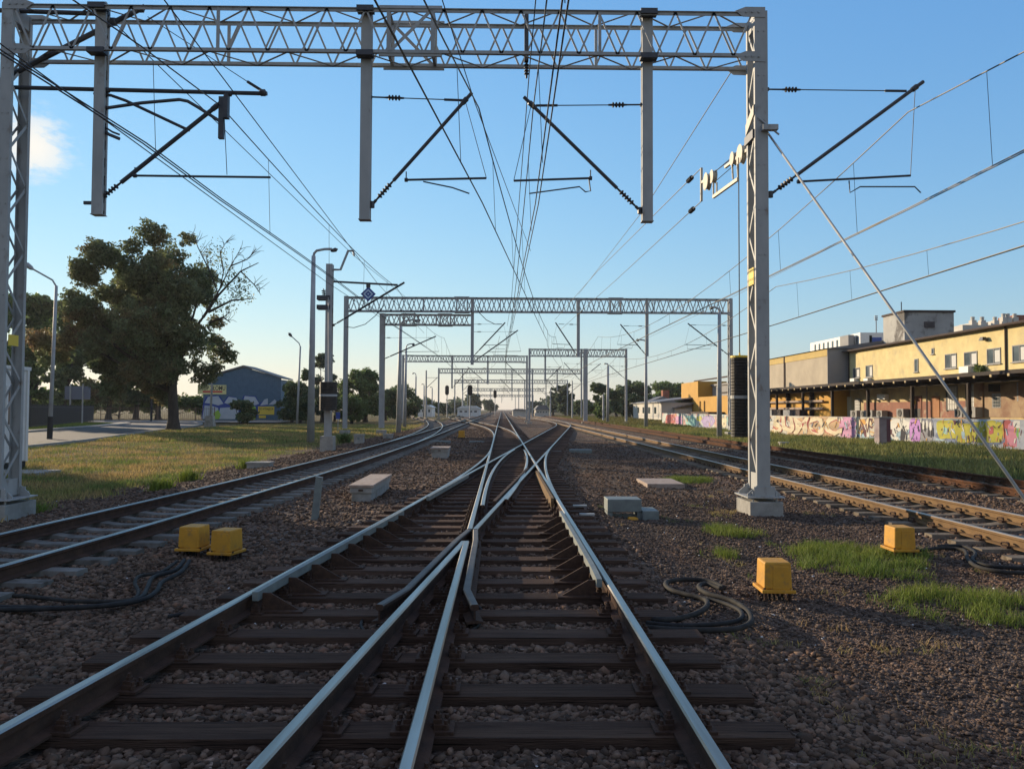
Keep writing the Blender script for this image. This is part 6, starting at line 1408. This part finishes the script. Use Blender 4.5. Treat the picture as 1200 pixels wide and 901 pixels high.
# ---------------- trees on the right and far away
for i, (px_, top, wpx, Y_, mm, nl, nm, lb) in enumerate([
    (701, 449, 34, 170, leafC, 6000, 'broadleaf_tree', 'rounded dark tree just right of the double middle column'),
    (663, 449, 26, 215, leafD, 4000, 'broadleaf_tree', 'tall greyish tree left of the mast with raised arms'),
    (648, 454, 18, 240, leafD, 2600, 'broadleaf_tree', 'slim pale tree, first one right of the vanishing point'),
    (722, 455, 30, 190, leafC, 4500, 'broadleaf_tree', 'bushy green tree left of the right gantry leg'),
    (745, 447, 44, 200, leafC, 6000, 'broadleaf_tree', 'broad dark tree behind the long pale shed'),
    (775, 447, 46, 215, leafB, 6000, 'broadleaf_tree', 'green tree behind the reddish chimney'),
    (796, 449, 34, 220, leafB, 4000, 'broadleaf_tree', 'tree crown touching the left edge of the orange building'),
    (737, 444, 9, 210, leafC, 1500, 'conifer', 'narrow pointed dark conifer sticking out above the right trees'),
    (684, 468, 26, 230, leafC, 2500, 'dense_shrub', 'low dark bushes between the right hand far trees'),
    (706, 476, 22, 150, leafB, 3000, 'dense_shrub', 'lit green shrub at the foot of the rounded dark tree'),
    (668, 473, 36, 260, leafC, 3500, 'dense_shrub', 'dark low hedge of bushes behind the pale far masts'),
    (738, 466, 50, 205, leafC, 5000, 'dense_shrub', 'dark bushes filling the gap left of the long pale shed'),
    (480, 474, 40, 240, leafC, 3500, 'dense_shrub', 'far dark hedge behind the low pale far shed'),
    (628, 470, 30, 330, leafD, 2500, 'dense_shrub', 'hazy round bush right of the vanishing point'),
    (555, 461, 34, 330, leafD, 3500, 'broadleaf_tree', 'hazy rounded far trees left of the vanishing point'),
    (575, 468, 22, 380, leafD, 2200, 'broadleaf_tree', 'smaller hazy tree closest to the vanishing point'),
    (535, 470, 26, 300, leafD, 2200, 'dense_shrub', 'hazy far bush behind the white far shed'),
    (503, 468, 30, 230, leafC, 3000, 'dense_shrub', 'far dark bush left of the three signals'),
    (520, 472, 26, 260, leafD, 2200, 'dense_shrub', 'low far bush under the left distant signal')]):
    x = P(px_, 450, Y_).x; zt_ = P(px_, top, Y_).z; w_ = wpx*Y_/900
    tree(nm, lb, (x, Y_, -.35), zt_, .2 if 'shrub' in nm else .35, auto_clumps(x, Y_, .3 if 'shrub' in nm else 1.2, zt_, w_, 13, 200+i), int(nl*1.6), .24+Y_*.0007, mm, 220+i, 'trees and bushes in the distance', fork=.2, limbs=6)
# far wooded skyline
cl_ = []; r_ = random.Random(77)
for i in range(190):
    X_ = r_.uniform(-420, 460); Y_ = r_.uniform(470, 560)
    if abs(X_) < 14: continue
    h = r_.uniform(5, 11); cl_.append((X_, Y_, h*.45, h*.75))
v, f = leaf_cloud(cl_, 26000, 1.6, 9); tag(np_mesh('far_wood', v, f, leafD), 'far low belt of trees along the horizon', kind='stuff')
# far pale sheds near the vanishing point
def farshed(label, x0, x1, y0, y1, base, rm, m_=white):
    Y_ = 205.; a, b = P(x0, 480, Y_).x, P(x1, 480, Y_).x; z = P((x0+x1)/2, y0, Y_).z; zr = P((x0+x1)/2, y1, Y_).z
    t = thing('far_shed', label, 'shed', (a, Y_, -.3)); MB().bb(a, b, Y_, Y_+10, -.5, z).build('wall', m_, t)
    m = MB(); m.prism([(a-.3, Y_-.3, z+.003), (b+.3, Y_-.3, z+.003), ((a+b)/2+(b-a)*.3, Y_-.3, zr), ((a+b)/2-(b-a)*.3, Y_-.3, zr)], (0, 10.6, 0)); m.build('roof', rm, t)
    for k in range(4): MB().bb(a+(b-a)*(.1+.22*k), a+(b-a)*(.22+.22*k), Y_-.05, Y_-.003, .8, min(z-.5, 2.2)).build('window', glass, t)
farshed('white far station shed left of the vanishing point', 536, 562, 479, 475.5, 0, white)
farshed('low pale far shed behind the branching track lamp posts', 489, 506, 477.5, 474.5, 0, white)
farshed('small grey far house with pale wall right of the far poles', 628, 643, 480, 475, 0, sheetroof, houserw)
farshed('tiny far pale shed right of the vanishing point', 601, 616, 481, 479, 0, sheetroof, houserw)

# thin evening haze in the air
hz = bpy.data.materials.new('evening_haze'); hz.use_nodes = True; N_ = hz.node_tree.nodes; N_.remove(N_['Principled BSDF'])
vol = N_.new('ShaderNodeVolumePrincipled'); vol.inputs['Color'].default_value = (.93, .95, 1, 1); vol.inputs['Density'].default_value = HAZE; vol.inputs['Anisotropy'].default_value = .35
hz.node_tree.links.new(vol.outputs[0], N_['Material Output'].inputs['Volume'])
m = MB(); m.bb(-1600, 1600, -400, 2600, -2, 34); hzo = m.build('haze', hz); tag(hzo, kind='stuff')
